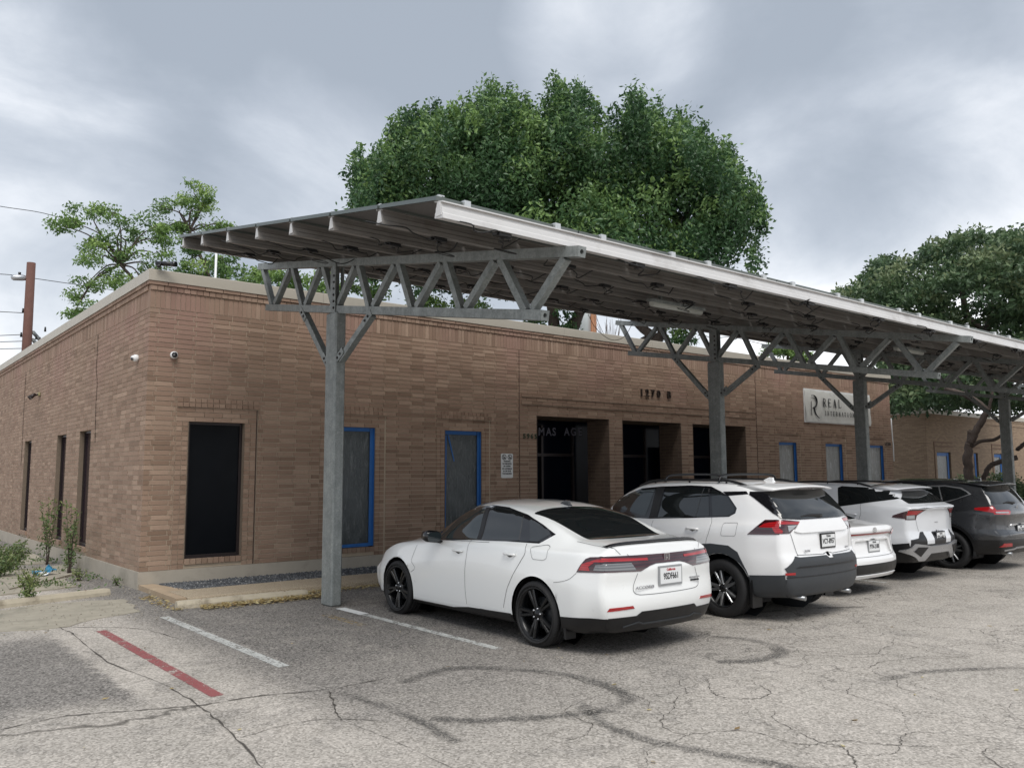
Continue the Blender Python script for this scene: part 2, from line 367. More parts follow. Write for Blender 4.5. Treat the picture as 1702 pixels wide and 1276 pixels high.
# ================================================================ GROUND
def gp(u,v,z=0.0):
    d=_f+_r*(u-851)/FPX-_u*(v-638)/FPX; t=(z-EYE)/d[2]; return Vector((d[0]*t,d[1]*t,z))
def groundmat():
    t=NT('worn_asphalt'); p=t.pos(); sep=t.n('ShaderNodeSeparateXYZ'); t.L.new(p,sep.inputs[0]); X,Y=sep.outputs[0],sep.outputs[1]
    warp=t.M('MULTIPLY',t.M('SUBTRACT',t.noise(p,1.1,5,.6),.5),1.6); wf=t.M('MULTIPLY',t.M('SUBTRACT',t.noise(p,7,4,.6,0,(5,1,0)),.5),.35)
    Xw=t.M('ADD',X,wf); Yw=t.M('ADD',Y,t.M('ADD',warp,wf))
    v=t.vor(p,66,out='Color'); bw=t.n('ShaderNodeRGBToBW'); t.L.new(v,bw.inputs[0])
    fine=t.noise(p,30,5,.8); mid=t.noise(p,2.6,6,.68,.5); big=t.noise(p,.55,4,.55,.3,(2,9,0))
    light=t.mix(mid,(.38,.345,.295),(.66,.605,.54)); 
    light=t.mix(t.rng(big,.42,.62,0,.5),light,(.33,.305,.265))
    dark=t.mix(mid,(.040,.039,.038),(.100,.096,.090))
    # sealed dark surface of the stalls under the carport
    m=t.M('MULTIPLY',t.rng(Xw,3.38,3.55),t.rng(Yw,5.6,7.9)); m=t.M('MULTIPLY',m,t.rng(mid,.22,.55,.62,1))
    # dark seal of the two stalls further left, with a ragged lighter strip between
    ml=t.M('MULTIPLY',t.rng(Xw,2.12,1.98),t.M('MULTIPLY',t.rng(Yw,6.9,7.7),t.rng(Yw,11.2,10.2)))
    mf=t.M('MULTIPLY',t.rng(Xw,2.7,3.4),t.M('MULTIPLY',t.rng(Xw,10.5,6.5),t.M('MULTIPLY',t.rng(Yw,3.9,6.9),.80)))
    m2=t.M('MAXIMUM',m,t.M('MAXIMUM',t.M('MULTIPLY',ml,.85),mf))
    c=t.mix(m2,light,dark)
    # oil and damp stains
    st=t.rng(t.noise(p,1.3,6,.7,1.2,(11,3,0)),.54,.70,0,.45); c=t.mix(st,c,(.085,.080,.074))
    pal=t.rng(t.noise(p,2.1,8,.78,.8,(1,8,3)),.54,.66,0,.5); c=t.mix(t.M('MULTIPLY',pal,t.M('SUBTRACT',1,t.M('MULTIPLY',m2,.65))),c,(.46,.43,.375))
    rp_=t.rng(t.noise(p,.9,7,.72,1.0,(21,2,5)),.56,.62,0,.45); c=t.mix(rp_,c,(.16,.15,.135))
    # stones in the binder
    sp=t.M('MULTIPLY',t.M('SUBTRACT',bw.outputs[0],.5),.95); c2=t.mix(t.rng(t.M('ADD',sp,fine),.15,.95,0,1,False),t.mix(.46,c,(.02,.017,.014)),t.mix(.32,c,(.80,.74,.68)))
    # network of fine cracks in the old driveway
    d=t.n('ShaderNodeVectorMath',operation='ADD'); t.L.new(p,d.inputs[0])
    nz=t.n('ShaderNodeTexNoise'); t.L.new(p,nz.inputs[0]); nz.inputs['Scale'].default_value=2.2; nz.inputs['Detail'].default_value=5
    sc=t.n('ShaderNodeVectorMath',operation='SCALE'); t.L.new(nz.outputs['Color'],sc.inputs[0]); sc.inputs['Scale'].default_value=.75; t.L.new(sc.outputs[0],d.inputs[1])
    e1=t.vor(d.outputs[0],.95,'DISTANCE_TO_EDGE'); e2=t.vor(d.outputs[0],2.7,'DISTANCE_TO_EDGE')
    k1=t.rng(e1,.009,.002); k2=t.M('MULTIPLY',t.rng(e2,.022,.006),t.rng(t.noise(p,.8,3,.5,0,(0,4,7)),.50,.60))
    zone=t.M('MAXIMUM',t.rng(X,5.2,7.5),t.M('MULTIPLY',t.rng(Y,6.8,5.8),.5))
    zone=t.M('MULTIPLY',zone,t.rng(t.noise(p,.5,3,.5,0,(6,6,6)),.38,.5))
    k=t.M('MULTIPLY',t.M('MAXIMUM',t.M('MULTIPLY',k1,.8),k2),zone); c3=t.mix(t.M('MULTIPLY',k,.62),c2,(.035,.032,.028))
    t.set(c3,.88,0,Specular_IOR_Level=.3)
    h=t.M('ADD',t.M('MULTIPLY',bw.outputs[0],.5),t.M('ADD',fine,t.M('MULTIPLY',k,-2))); t.bump(h,.5,.008); return t.m
asphalt=groundmat()
def plane(name,x0,x1,y0,y1,z,mat,kind='structure',nx=1,ny=1):
    mb=MB(); mb.add([(x0,y0,z),(x1,y0,z),(x1,y1,z),(x0,y1,z)],[(0,1,2,3)]); o=mb.build(name,mat); tag(o,kind=kind); return o
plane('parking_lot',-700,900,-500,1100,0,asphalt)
def marksmat(name,col,wear,thr,alpha=1.0,edge=None):
    t=NT(name); p=t.pos(); n=t.noise(p,26,6,.75,.3); n2=t.noise(p,5,4,.6,0,(3,3,0))
    a=t.M('MULTIPLY',t.rng(t.M('ADD',n,t.M('MULTIPLY',n2,wear)),thr,thr+.14),alpha)
    if edge:
        uv=t.n('ShaderNodeUVMap'); s=t.n('ShaderNodeSeparateXYZ'); t.L.new(uv.outputs[0],s.inputs[0])
        w=t.M('ABSOLUTE',t.M('SUBTRACT',t.M('MULTIPLY',s.outputs[1],2),1)); a=t.M('MULTIPLY',a,t.rng(w,1,edge))
    t.set(t.mix(n2,tuple(x*.8 for x in col),col),.8); tr=t.n('ShaderNodeBsdfTransparent'); mx=t.n('ShaderNodeMixShader')
    t.put(mx.inputs[0],a); t.L.new(tr.outputs[0],mx.inputs[1]); t.L.new(t.b.outputs[0],mx.inputs[2]); t.L.new(mx.outputs[0],t.N['Material Output'].inputs[0]); return t.m
def skidmat():
    t=NT('tyre_mark_rubber'); p=t.pos(); uv=t.n('ShaderNodeUVMap'); q=t.n('ShaderNodeSeparateXYZ'); t.L.new(uv.outputs[0],q.inputs[0])
    w=t.M('ABSOLUTE',t.M('SUBTRACT',t.M('MULTIPLY',q.outputs[1],2),1)); w=t.M('ADD',w,t.M('MULTIPLY',t.M('SUBTRACT',t.noise(p,5,5,.7),.5),1.5))
    a=t.M('MULTIPLY',t.rng(w,1.0,.15),t.rng(t.noise(p,55,4,.8),.38,.62)); a=t.M('MULTIPLY',a,t.rng(t.noise(p,1.7,4,.6,0,(4,2,1)),.30,.62,.15,.80))
    t.set((.075,.072,.068),.8); tr=t.n('ShaderNodeBsdfTransparent'); mx=t.n('ShaderNodeMixShader'); t.put(mx.inputs[0],a)
    t.L.new(tr.outputs[0],mx.inputs[1]); t.L.new(t.b.outputs[0],mx.inputs[2]); t.L.new(mx.outputs[0],t.N['Material Output'].inputs[0]); return t.m
white_line=marksmat('worn_white_paint',(.60,.61,.585),.40,.58,.82,.75)
fresh_line=marksmat('white_paint',(.72,.73,.72),.2,.40,1,.9); red_line=marksmat('worn_red_paint',(.36,.09,.095),.8,.74,.72,.75)
yellow_line=marksmat('worn_yellow_paint',(.42,.30,.12),.5,.68,.8)
skid_mat=skidmat(); crack_mat=marksmat('crack_shadow',(.06,.052,.042),.6,.52,.75,.3)
tar_mat=marksmat('crack_seal',(.11,.10,.085),.8,.6,.5,.2)
def smooth_pts(pts,n=8):
    P=[Vector(p) for p in pts]; P=[P[0]*2-P[1]]+P+[P[-1]*2-P[-2]]; out=[]
    for i in range(1,len(P)-2):
        for k in range(n):
            t=k/n; a,b,c,d=P[i-1],P[i],P[i+1],P[i+2]
            out.append(.5*((2*b)+(c-a)*t+(2*a-5*b+4*c-d)*t*t+(3*b-a-3*c+d)*t**3))
    out.append(P[-2]); return out
def ribbon(name,pts,w,z,mat,jit=0,taper=False,smooth=True,label=None):
    P=smooth_pts(pts) if smooth else [Vector(p) for p in pts]
    V=[];F=[];UV=[]
    for i,p in enumerate(P):
        d=(P[min(i+1,len(P)-1)]-P[max(i-1,0)]); d.z=0; d.normalize(); s=Vector((-d.y,d.x,0))
        ww=w*(1 if not taper else (.35+.65*math.sin(PI*min(1,max(0,(i+.5)/len(P))))))
        if jit: ww*=random.uniform(.25,1.7) if w<.1 else random.uniform(.94,1.06); p=p+s*random.uniform(-jit,jit)
        V+=[(p.x+s.x*ww/2,p.y+s.y*ww/2,z),(p.x-s.x*ww/2,p.y-s.y*ww/2,z)]
    me=bpy.data.meshes.new(name); F=[(2*i,2*i+1,2*i+3,2*i+2) for i in range(len(P)-1)]; me.from_pydata(V,[],F)
    uv=me.uv_layers.new(name='UVMap')
    for li,l in enumerate(me.loops): uv.data[li].uv=(l.vertex_index//2*.1,l.vertex_index%2)
    me.materials.append(mat); o=link(name,me); tag(o,kind='structure'); return o
for X0,X1,Y0,Y1,m,nm in ((3.36,3.49,7.60,11.22,white_line,'parking_line'),(5.385,5.505,6.92,10.33,white_line,'parking_line'),(8.02,8.15,6.9,11.6,white_line,'parking_line'),
                       (10.8,10.92,6.9,11.6,white_line,'parking_line'),(13.35,13.47,6.9,11.6,white_line,'parking_line')):
    ribbon(nm,[(.5*(X0+X1),Y0+(Y1-Y0)*k/40,0) for k in range(41)],X1-X0,.004,m,smooth=False)
ribbon('parking_line',[(5.45,9.72+.65*k/10,0) for k in range(11)],.15,.0048,fresh_line,smooth=False)
ribbon('red_line',[(2.57,6.96+3.75*k/40,0) for k in range(41)],.125,.004,red_line,smooth=False)
for dx in (0,.07): ribbon('yellow_line',[(5.01+dx+.01*math.sin(k*2),9.0+1.03*k/12,0) for k in range(13)],.03,.004,yellow_line,smooth=False)
def gpl(L): return [gp(u,v) for u,v in L]
for L,w in (([(668,1134),(740,1113),(820,1111),(930,1120),(1005,1138),(1042,1160),(1010,1178),(930,1190),(800,1197),(715,1195)],.17),
          ([(970,1172),(1005,1203),(1090,1233),(1240,1262),(1400,1290)],.15),([(1165,1056),(1250,1064),(1300,1082),(1255,1098),(1190,1100)],.20),
          ([(1462,1130),(1560,1115),(1702,1110)],.14),([(1140,1030),(1230,1020),(1330,1012),(1440,1008)],.16),([(560,1150),(680,1190),(760,1235)],.12)):
    ribbon('tyre_mark',gpl(L),w*1.25,.005,skid_mat)
for L,w in (([(0,1212),(110,1190),(205,1182),(330,1172),(420,1158),(540,1146),(640,1128)],.028),([(120,1052),(180,1100),(262,1132),(330,1172),(372,1207),(430,1268),(450,1300)],.02),
          ([(330,1172),(300,1178),(205,1200),(0,1222)],.09),([(400,1226),(470,1206),(545,1195),(640,1198)],.012),([(546,1148),(556,1175),(566,1197)],.02),([(566,1197),(640,1225),(780,1290)],.008),
          ([(0,1045),(120,1042),(230,1045),(300,1062)],.02),([(90,1040),(130,1055)],.03)):
    ribbon('pavement_crack',gpl(L),w,.0045,crack_mat if w<.05 else tar_mat,jit=w*.5)
rs=random.Random(5)
for s in [(1290,1180),(1380,1120),(1500,1190),(1560,1240),(1640,1180),(1180,1230),(1440,1250),(1620,1090),(1500,1060),(1340,1060),(1250,1130),(1080,1180),(1660,1240),(1300,1250),(900,1250),(1560,1035),(1660,1010)]:
    p=gp(*s); a=rs.uniform(0,6.28); L=[p]
    for k in range(rs.randint(5,11)):
        a+=rs.uniform(-.9,.9); p=p+Vector((math.cos(a),math.sin(a),0))*rs.uniform(.10,.32); L.append(p)
    ribbon('pavement_crack',L,rs.uniform(.008,.016),.0045,crack_mat,jit=.012,taper=True)
# raised walk between the stalls and the building, its brick-red end, the gravel bed and the plinth line
mb=MB(); 
def walk_profile(x0,x1):
    b=MB(); b.add([(x0,12.12,0),(x0,12.15,.07),(x0,12.19,.082),(x0,13.04,.078),(x0,13.06,.0),(x1,12.12,0),(x1,12.15,.07),(x1,12.19,.082),(x1,13.04,.078),(x1,13.06,.0)],
        [(0,1,6,5),(1,2,7,6),(2,3,8,7),(3,4,9,8),(0,4,3,2,1),(5,6,7,8,9)]); return b
xs=[4.02]+[4.02+3.05*k for k in range(1,9)]
for i in range(len(xs)-1):
    o=walk_profile(xs[i]+(.006 if i else 0),xs[i+1]-.006).build('walk_slab',agg); tag(o,kind='structure')
b=MB(); b.prism([(3.90,14.10),(4.12,14.10),(4.30,13.07),(4.018,13.05),(4.018,12.20),(3.88,12.20)],'z',0,.075); tag(b.build('walk_end_curb',simple('reddish_curb',(.37,.28,.19),.9,0,.25,6,bump=.4,bscale=60,dirt=((.5,.42,.27),3,.6))),kind='structure')
b=MB(); b.box(4.15,28.3,13.065,14.13,-.02,.05); tag(b.build('gravel_bed_base',simple('dark_gravel_soil',(.035,.036,.038),.95)),kind='structure')
def scatter_stones(name,n,x0,x1,y0,y1,z,r0,r1,mat,seed=3,xpow=1.0):
    g=np.random.default_rng(seed); base=np.array([(1,0,0),(-1,0,0),(0,1,0),(0,-1,0),(0,0,1),(0,0,-.6)],float)
    F0=np.array([(0,2,4),(2,1,4),(1,3,4),(3,0,4),(2,0,5),(1,2,5),(3,1,5),(0,3,5)])
    r=g.uniform(r0,r1,(n,1,1)); V=base[None]*r*g.uniform(.7,1.3,(n,6,1))*np.array([1,.8,.6])
    a=g.uniform(0,6.28,n); ca,sa=np.cos(a),np.sin(a); x=V[:,:,0]*ca[:,None]-V[:,:,1]*sa[:,None]; y=V[:,:,0]*sa[:,None]+V[:,:,1]*ca[:,None]
    P=np.stack([x0+(x1-x0)*g.random(n)**xpow,g.uniform(y0,y1,n),z+g.uniform(-.006,.012,n)],1)
    V=np.stack([x,y,V[:,:,2]],2)+P[:,None,:]; F=(F0[None]+6*np.arange(n)[:,None,None]).reshape(-1,3)
    me=mesh_np(name,V.reshape(-1,3),F,mat); o=link(name,me); tag(o,kind='stuff'); return o
def gravelmat():
    t=NT('dark_gravel'); r=t.n('ShaderNodeNewGeometry').outputs['Random Per Island']; cr=t.n('ShaderNodeValToRGB'); t.L.new(r,cr.inputs[0]); e=cr.color_ramp.elements
    e[0].color=(.03,.032,.036,1); e[1].color=(.34,.34,.33,1); x=e.new(.55); x.color=(.075,.08,.088,1); x=e.new(.9); x.color=(.14,.145,.15,1); t.set(cr.outputs[0],.8); return t.m
scatter_stones('gravel',16000,4.22,16,13.08,14.11,.054,.012,.030,gravelmat(),3,1.6)
# wheel stops: precast blocks with sloping faces
def wheel_stop(x0,y0,x1,y1,label):
    L=math.hypot(x1-x0,y1-y0); a=math.atan2(y1-y0,x1-x0)
    b=MB(); prof=[(-.085,0),(-.08,.05),(-.055,.098),(.055,.098),(.08,.05),(.085,0)]; n=len(prof); st=[0,.03,.33,.66,.97,1]
    V=[];F=[]
    for s in st:
        k=.86 if s in (0,1) else 1
        for (q,z) in prof: V.append((s*L,q*k,z*(.93 if s in(0,1) else 1)+random.uniform(-.002,.002)))
    for i in range(len(st)-1):
        for j in range(n): F.append((i*n+j,i*n+(j+1)%n,(i+1)*n+(j+1)%n,(i+1)*n+j))
    F+=[tuple(range(n)),tuple((len(st)-1)*n+j for j in range(n-1,-1,-1))]
    b.add(V,F); root=empty('wheel_stop',(x0,y0,0),a,label,'wheel stop'); b.build('block',stop_mat,root)
    r=MB()
    for s in (.18,.82): r.lathe([(0,.101),(.014,.101),(.014,.094)],10,'z',0,True,(s*L,0,0))
    r.build('anchor_pin',simple('rusty_pin',(.16,.07,.04),.8) if 'rusty_pin' not in MATS else MATS['rusty_pin'],root); return root
wheel_stop(3.75,11.79,5.60,11.72,'chipped beige concrete wheel stop lying in front of the first carport post')
wheel_stop(1.55,13.36,3.40,13.86,'long pale concrete wheel stop among the weeds beside the left wall')
# broken concrete apron beside the left wall: uneven slabs
slabm=simple('old_slab_concrete',(.33,.30,.24),.92,0,.34,4.5,bump=.6,bscale=28,dirt=((.16,.155,.12),1.6,.85))
slabs=[[(1.2,14.6),(3.25,15.1),(3.3,16.4),(1.2,16.1)],[(1.0,11.6),(2.2,11.2),(3.3,11.9),(3.45,13.2),(2.5,13.4),(1.1,12.9)],[(2.3,15.3),(3.7,17.0),(3.75,18.6),(2.5,18.2)],
       [(1.8,16.9),(2.6,17.1),(3.0,19.3),(2.0,19.4)],[(2.6,19.8),(3.7,19.4),(3.75,23.5),(2.9,23.6)],[(-.2,10.6),(1.3,10.9),(.9,12.9),(-.3,12.7)]]
for k,s in enumerate(slabs):
    b=MB(); z1=(.018+.010*(k%3)) if k!=1 else .006
    c=Vector((sum(p[0] for p in s)/len(s),sum(p[1] for p in s)/len(s))); R2=[]
    for i in range(len(s)):
        p=Vector(s[i]); q=Vector(s[(i+1)%len(s)])
        for j in range(6): w=p.lerp(q,j/6); R2.append(tuple(w+Vector((random.uniform(-.05,.05),random.uniform(-.05,.05)))))
    b.prism(R2,'z',0,z1); tag(b.build('broken_slab',slabm),kind='structure')
scatter_stones('loose_grit',1500,-.5,4.0,11.0,19,.012,.006,.018,simple('grit',(.30,.27,.22),.9,0,.3,9),8)
# ================================================================ BUILDING
XL,YF,XR=3.906,14.133,28.34; CP=.08; Z0=.273; JT=.0125
bld=empty('brick_building',(XL,YF,0),0,'long single-storey brown brick building with beige metal coping behind the carport','building')
inv=Vector((XL,YF,0))
def wbuild(mb,name,mats,parent=bld,**k):
    o=mb.build(name,mats,parent); off=Vector((0,0,0)); p=parent
    while p is not None: off+=Vector(p.location); p=p.parent
    o.location=-off; return o
WINF=[(4.59,5.545),(7.165,8.115),(9.73,10.67),(21.58,22.50),(24.11,25.10),(26.75,27.73)]
DOORS=[(12.21,14.51),(14.97,17.18),(17.65,19.98)]; ZD=3.073; WZ0,WZ1=.433,2.673
WINL=[(17.72,18.65),(19.88,20.80),(23.83,24.77)]
BR=[]   # bricks: (face 0 front/1 left, a0,a1,z0,z1,proud)
def field(face,a0,a1,rects,row0=0,row1=53,off=0):
    for r in range(row0,row1):
        z0=Z0+r*CP; z1=z0+CP-JT; first=a0+(0 if (r+face)%2==0 else .104)
        a=first-(.0 if (r//1)%2 else .1525)+off; a=max(a,first-.305)
        while a<a1:
            segs=[(max(a,first),min(a+.305-JT,a1))]
            for (x0,x1,w0,w1) in rects:
                if z1>w0+.002 and z0<w1-.002:
                    ns=[]
                    for (s,e) in segs:
                        if e<=x0 or s>=x1: ns.append((s,e))
                        else:
                            if s<x0-.02: ns.append((s,x0-.006))
                            if e>x1+.02: ns.append((x1+JT*0.3,e))
                    segs=ns
            for (s,e) in segs:
                if e-s>.010: BR.append((face,s,e,z0,z1,random.uniform(-.0022,.0022)))
            a+=.305
rf=[(w0-.205-XL,w1+.235-XL,Z0,3.073) for w0,w1 in WINF]+[(d0-XL-.002,d1-XL,0,ZD) for d0,d1 in DOORS]+[(11.76-XL,20.45-XL,3.313,3.553)]
field(0,0,XR-XL,rf)
rl=[(w0-YF,w1-YF,WZ0,WZ1) for w0,w1 in WINL]+[(w0-YF-.03,w1-YF+.03,.333,WZ0) for w0,w1 in WINL]
field(1,0,27.0,rl)
for w0,w1 in WINF:      # surround of each front window
    for c0 in (w0-.2,w0-.1,w1+.004,w1+.104):
        for r in range(34):
            z=Z0+r*CP
            if z>=WZ1-.01 : break
            BR.append((0,c0-XL,c0-XL+.091,z,z+CP-JT,random.uniform(.001,.005)))
    for r in range(30,33):
        z=Z0+r*CP; a=w0-.2-(.15 if r%2 else 0)
        while a<w1+.2:
            s,e=max(a,w0-.2),min(a+.296,w1+.2)
            if e-s>.03: BR.append((0,s-XL,e-XL,z,z+CP-JT,.003))
            a+=.305
    a=w0-.2
    while a<w1+.2: BR.append((0,a-XL,a-XL+.091,2.913,2.913+CP-JT,.024)); BR.append((0,a-XL,a-XL+.091,2.993,2.993+CP-JT,.008)); a+=.1
    a=w0+.004
    while a<w1-.05: BR.append((0,a-XL,a-XL+.086,.338,.427,.022)); a+=.0945
for r,pr in ((38,.022),(39,.010),(40,.026)):
    a=11.76-(.15 if r%2 else 0)
    while a<20.45:
        s,e=max(a,11.76),min(a+.296,20.45); BR.append((0,s-XL,e-XL,Z0+r*CP,Z0+r*CP+CP-JT,pr)); a+=.305
for w0,w1 in WINL:
    a=w0-.02
    while a<w1: BR.append((1,a-YF,a-YF+.086,.338,.427,.035)); a+=.0945
for face,L in ((0,XR-XL),(1,27.0)):
    a=0.0 if face==0 else .1
    while a<L-.07: BR.append((face,a,a+.072,4.513,4.797,random.uniform(-.002,.002))); a+=.081
    a=0.0 if face==0 else .12
    while a<L: BR.append((face,a,min(a+.097,L),4.806,4.883,.020)); a+=.106
    a=-.04 if face==0 else .12
    while a<L: BR.append((face,a,min(a+.296,L),4.892,4.948,.040)); a+=.305
DB=.095
def brick_world(face,s,e,z0,z1,pr):
    if face==0: return (XL+s,XL+e,YF-pr,YF+DB,z0,z1)
    return (XL-pr,XL+DB,YF+s,YF+e,z0,z1)
full=[b for b in BR if b[0]==0 and abs(b[2]-b[1]-(.305-JT))<1e-4 and b[3]<4.5]
full.sort(key=lambda b:(XL+b[1])**2+YF**2+(b[3]-EYE)**2*.3); single=set(id(b) for b in full[:300])
x0b,hh=.305-JT,CP-JT
mb=MB(); c=.0025; mb.bbox(0,x0b,0,DB,0,hh,c); me_b=mb.build('brick',brick_obj,bld).data; bpy.data.objects.remove(bpy.data.objects['brick'])
for b in full[:300]:
    o=link('brick',me_b,bld,(b[1],-b[5],b[3]))
rest=[brick_world(*b) for b in BR if id(b) not in single]; n=len(rest); A=np.array(rest)
V=np.zeros((n,8,3)); idx=[(0,2,4),(1,2,4),(1,3,4),(0,3,4),(0,2,5),(1,2,5),(1,3,5),(0,3,5)]
for k,(i,j,l) in enumerate(idx): V[:,k,0]=A[:,i]; V[:,k,1]=A[:,j]; V[:,k,2]=A[:,l]
V+=RNG.uniform(-.0012,.0012,(n,8,3))
F0=np.array([(0,1,5,4),(1,2,6,5),(3,0,4,7),(4,5,6,7),(0,3,2,1)]); F=(F0[None]+8*np.arange(n)[:,None,None]).reshape(-1,4)
me=mesh_np('brickwork',V.reshape(-1,3),F,brick_attr); at_=me.attributes.new('brick_tint','FLOAT','FACE'); at_.data.foreach_set('value',np.repeat(RNG.random(n),5).astype(np.float32))
o=link('brickwork',me,bld,(-XL,-YF,0)); tag(o,kind='stuff')
# mortar backing walls, built round the openings
mb=MB(); yb=YF+.0105
def strip(a0,a1,z0,z1,face,th=.30):
    if a1-a0<.001: return
    if face==0: mb.box(a0,a1,yb,yb+th,z0,z1)
    else: mb.box(XL+.0085,XL+.0085+th,a0,a1,z0,z1)
def holes(face,A0,A1,H,top=4.94):
    H=sorted(H); a=A0
    for (h0,h1,z0,z1) in H:
        strip(a,h0,Z0,top,face)
        if z0>Z0: strip(h0,h1,Z0,z0,face)
        strip(h0,h1,z1,top,face); a=h1
    strip(a,A1,Z0,top,face)
holes(0,XL+.0085,XR,[(a,b,.34,WZ1) for a,b in WINF]+[(a,b,0,ZD) for a,b in DOORS])
holes(1,YF+.32,YF+27,[(a,b,.34,WZ1) for a,b in WINL])
mb.box(XR-.3,XR-.001,YF+.31,YF+27,Z0,4.93); mb.box(XL+.4,XR-.3,YF+26.7,YF+27,Z0,4.93)
wbuild(mb,'wall',mortar)
# plinth, roof, coping in lengths with open joints
mb=MB(); px=XL-.02; py=YF-.02; segs=[(px,12.21),(14.51,14.97),(17.18,17.65),(19.98,XR+.01)]
for a,b in segs: mb.box(a,b,py,YF+.3,-.1,Z0-.004)
mb.box(px,XL+.3,YF+.3,YF+27,-.1,Z0-.004); mb.box(XR-.3,XR+.01,YF+.3,YF+27,-.1,Z0-.004); wbuild(mb,'plinth',conc_mat)
mb=MB(); mb.box(XL+.3,XR-.3,YF+.3,YF+26.7,4.70,4.78); wbuild(mb,'roof',simple('roof_membrane',(.30,.29,.27),.8))
def coping(a0,a1,face):
    m=MB(); prof=[(-.055,4.951),(-.055,5.128),(-.048,5.137),(.30,5.150),(.31,5.0),(.30,5.0),(.295,5.14),(-.04,5.118),(-.04,4.953)]
    if face==0: V=lambda a,q,z:(a,YF+q,z)
    else: V=lambda a,q,z:(XL+q,a,z)
    n=len(prof); pts=[V(a0,q,z) for q,z in prof]+[V(a1,q,z) for q,z in prof]
    # mitre at the outer corner
    if face==0 and a0<XL+.01: pts=[(XL+q,YF+q,z) for q,z in prof]+pts[n:]
    if face==1 and a0<YF+.01: pts=[(XL+q,YF+q,z) for q,z in prof]+pts[n:]
    m.add(pts,[(i,(i+1)%n,n+(i+1)%n,n+i) for i in range(n)]+[tuple(range(n-1,-1,-1)),tuple(range(n,2*n))]); return m
a=XL
while a<XR: wbuild(coping(a if a==XL else a+.004,min(a+3.04,XR+.055),0),'coping',coping_mat); a+=3.04
a=YF
while a<YF+26.9: wbuild(coping(a if a==YF else a+.004,min(a+3.04,YF+27),1),'coping',coping_mat); a+=3.04
wbuild(MB().box(XR-.3,XR+.055,YF+.3,YF+27,4.953,5.14),'coping',coping_mat)
simple('joint_sealant',(.075,.045,.035),.8)
for x in (5.75,11.70,20.5): wbuild(MB().box(x,x+.012,YF-.0065,YF+.02,Z0,2.90 if x<6 else 4.5),'control_joint',MATS['joint_sealant'])
# cracks running down the left wall
cm=simple('crack_dark',(.025,.018,.014),.95)
def wallcrack(pts,r,nm='wall_crack'):
    m=MB(); m.tube([(XL-.003+random.uniform(-.001,.001),y,z) for y,z in pts],r,5); wbuild(m,nm,cm)
wallcrack([(17.52,4.50),(17.50,4.2),(17.54,3.85),(17.40,3.55),(17.42,3.1),(17.38,2.7),(17.36,2.41)],.006)
wallcrack([(25.15,4.45),(25.18,3.9),(25.16,3.2),(25.12,2.7),(25.12,2.05)],.006)
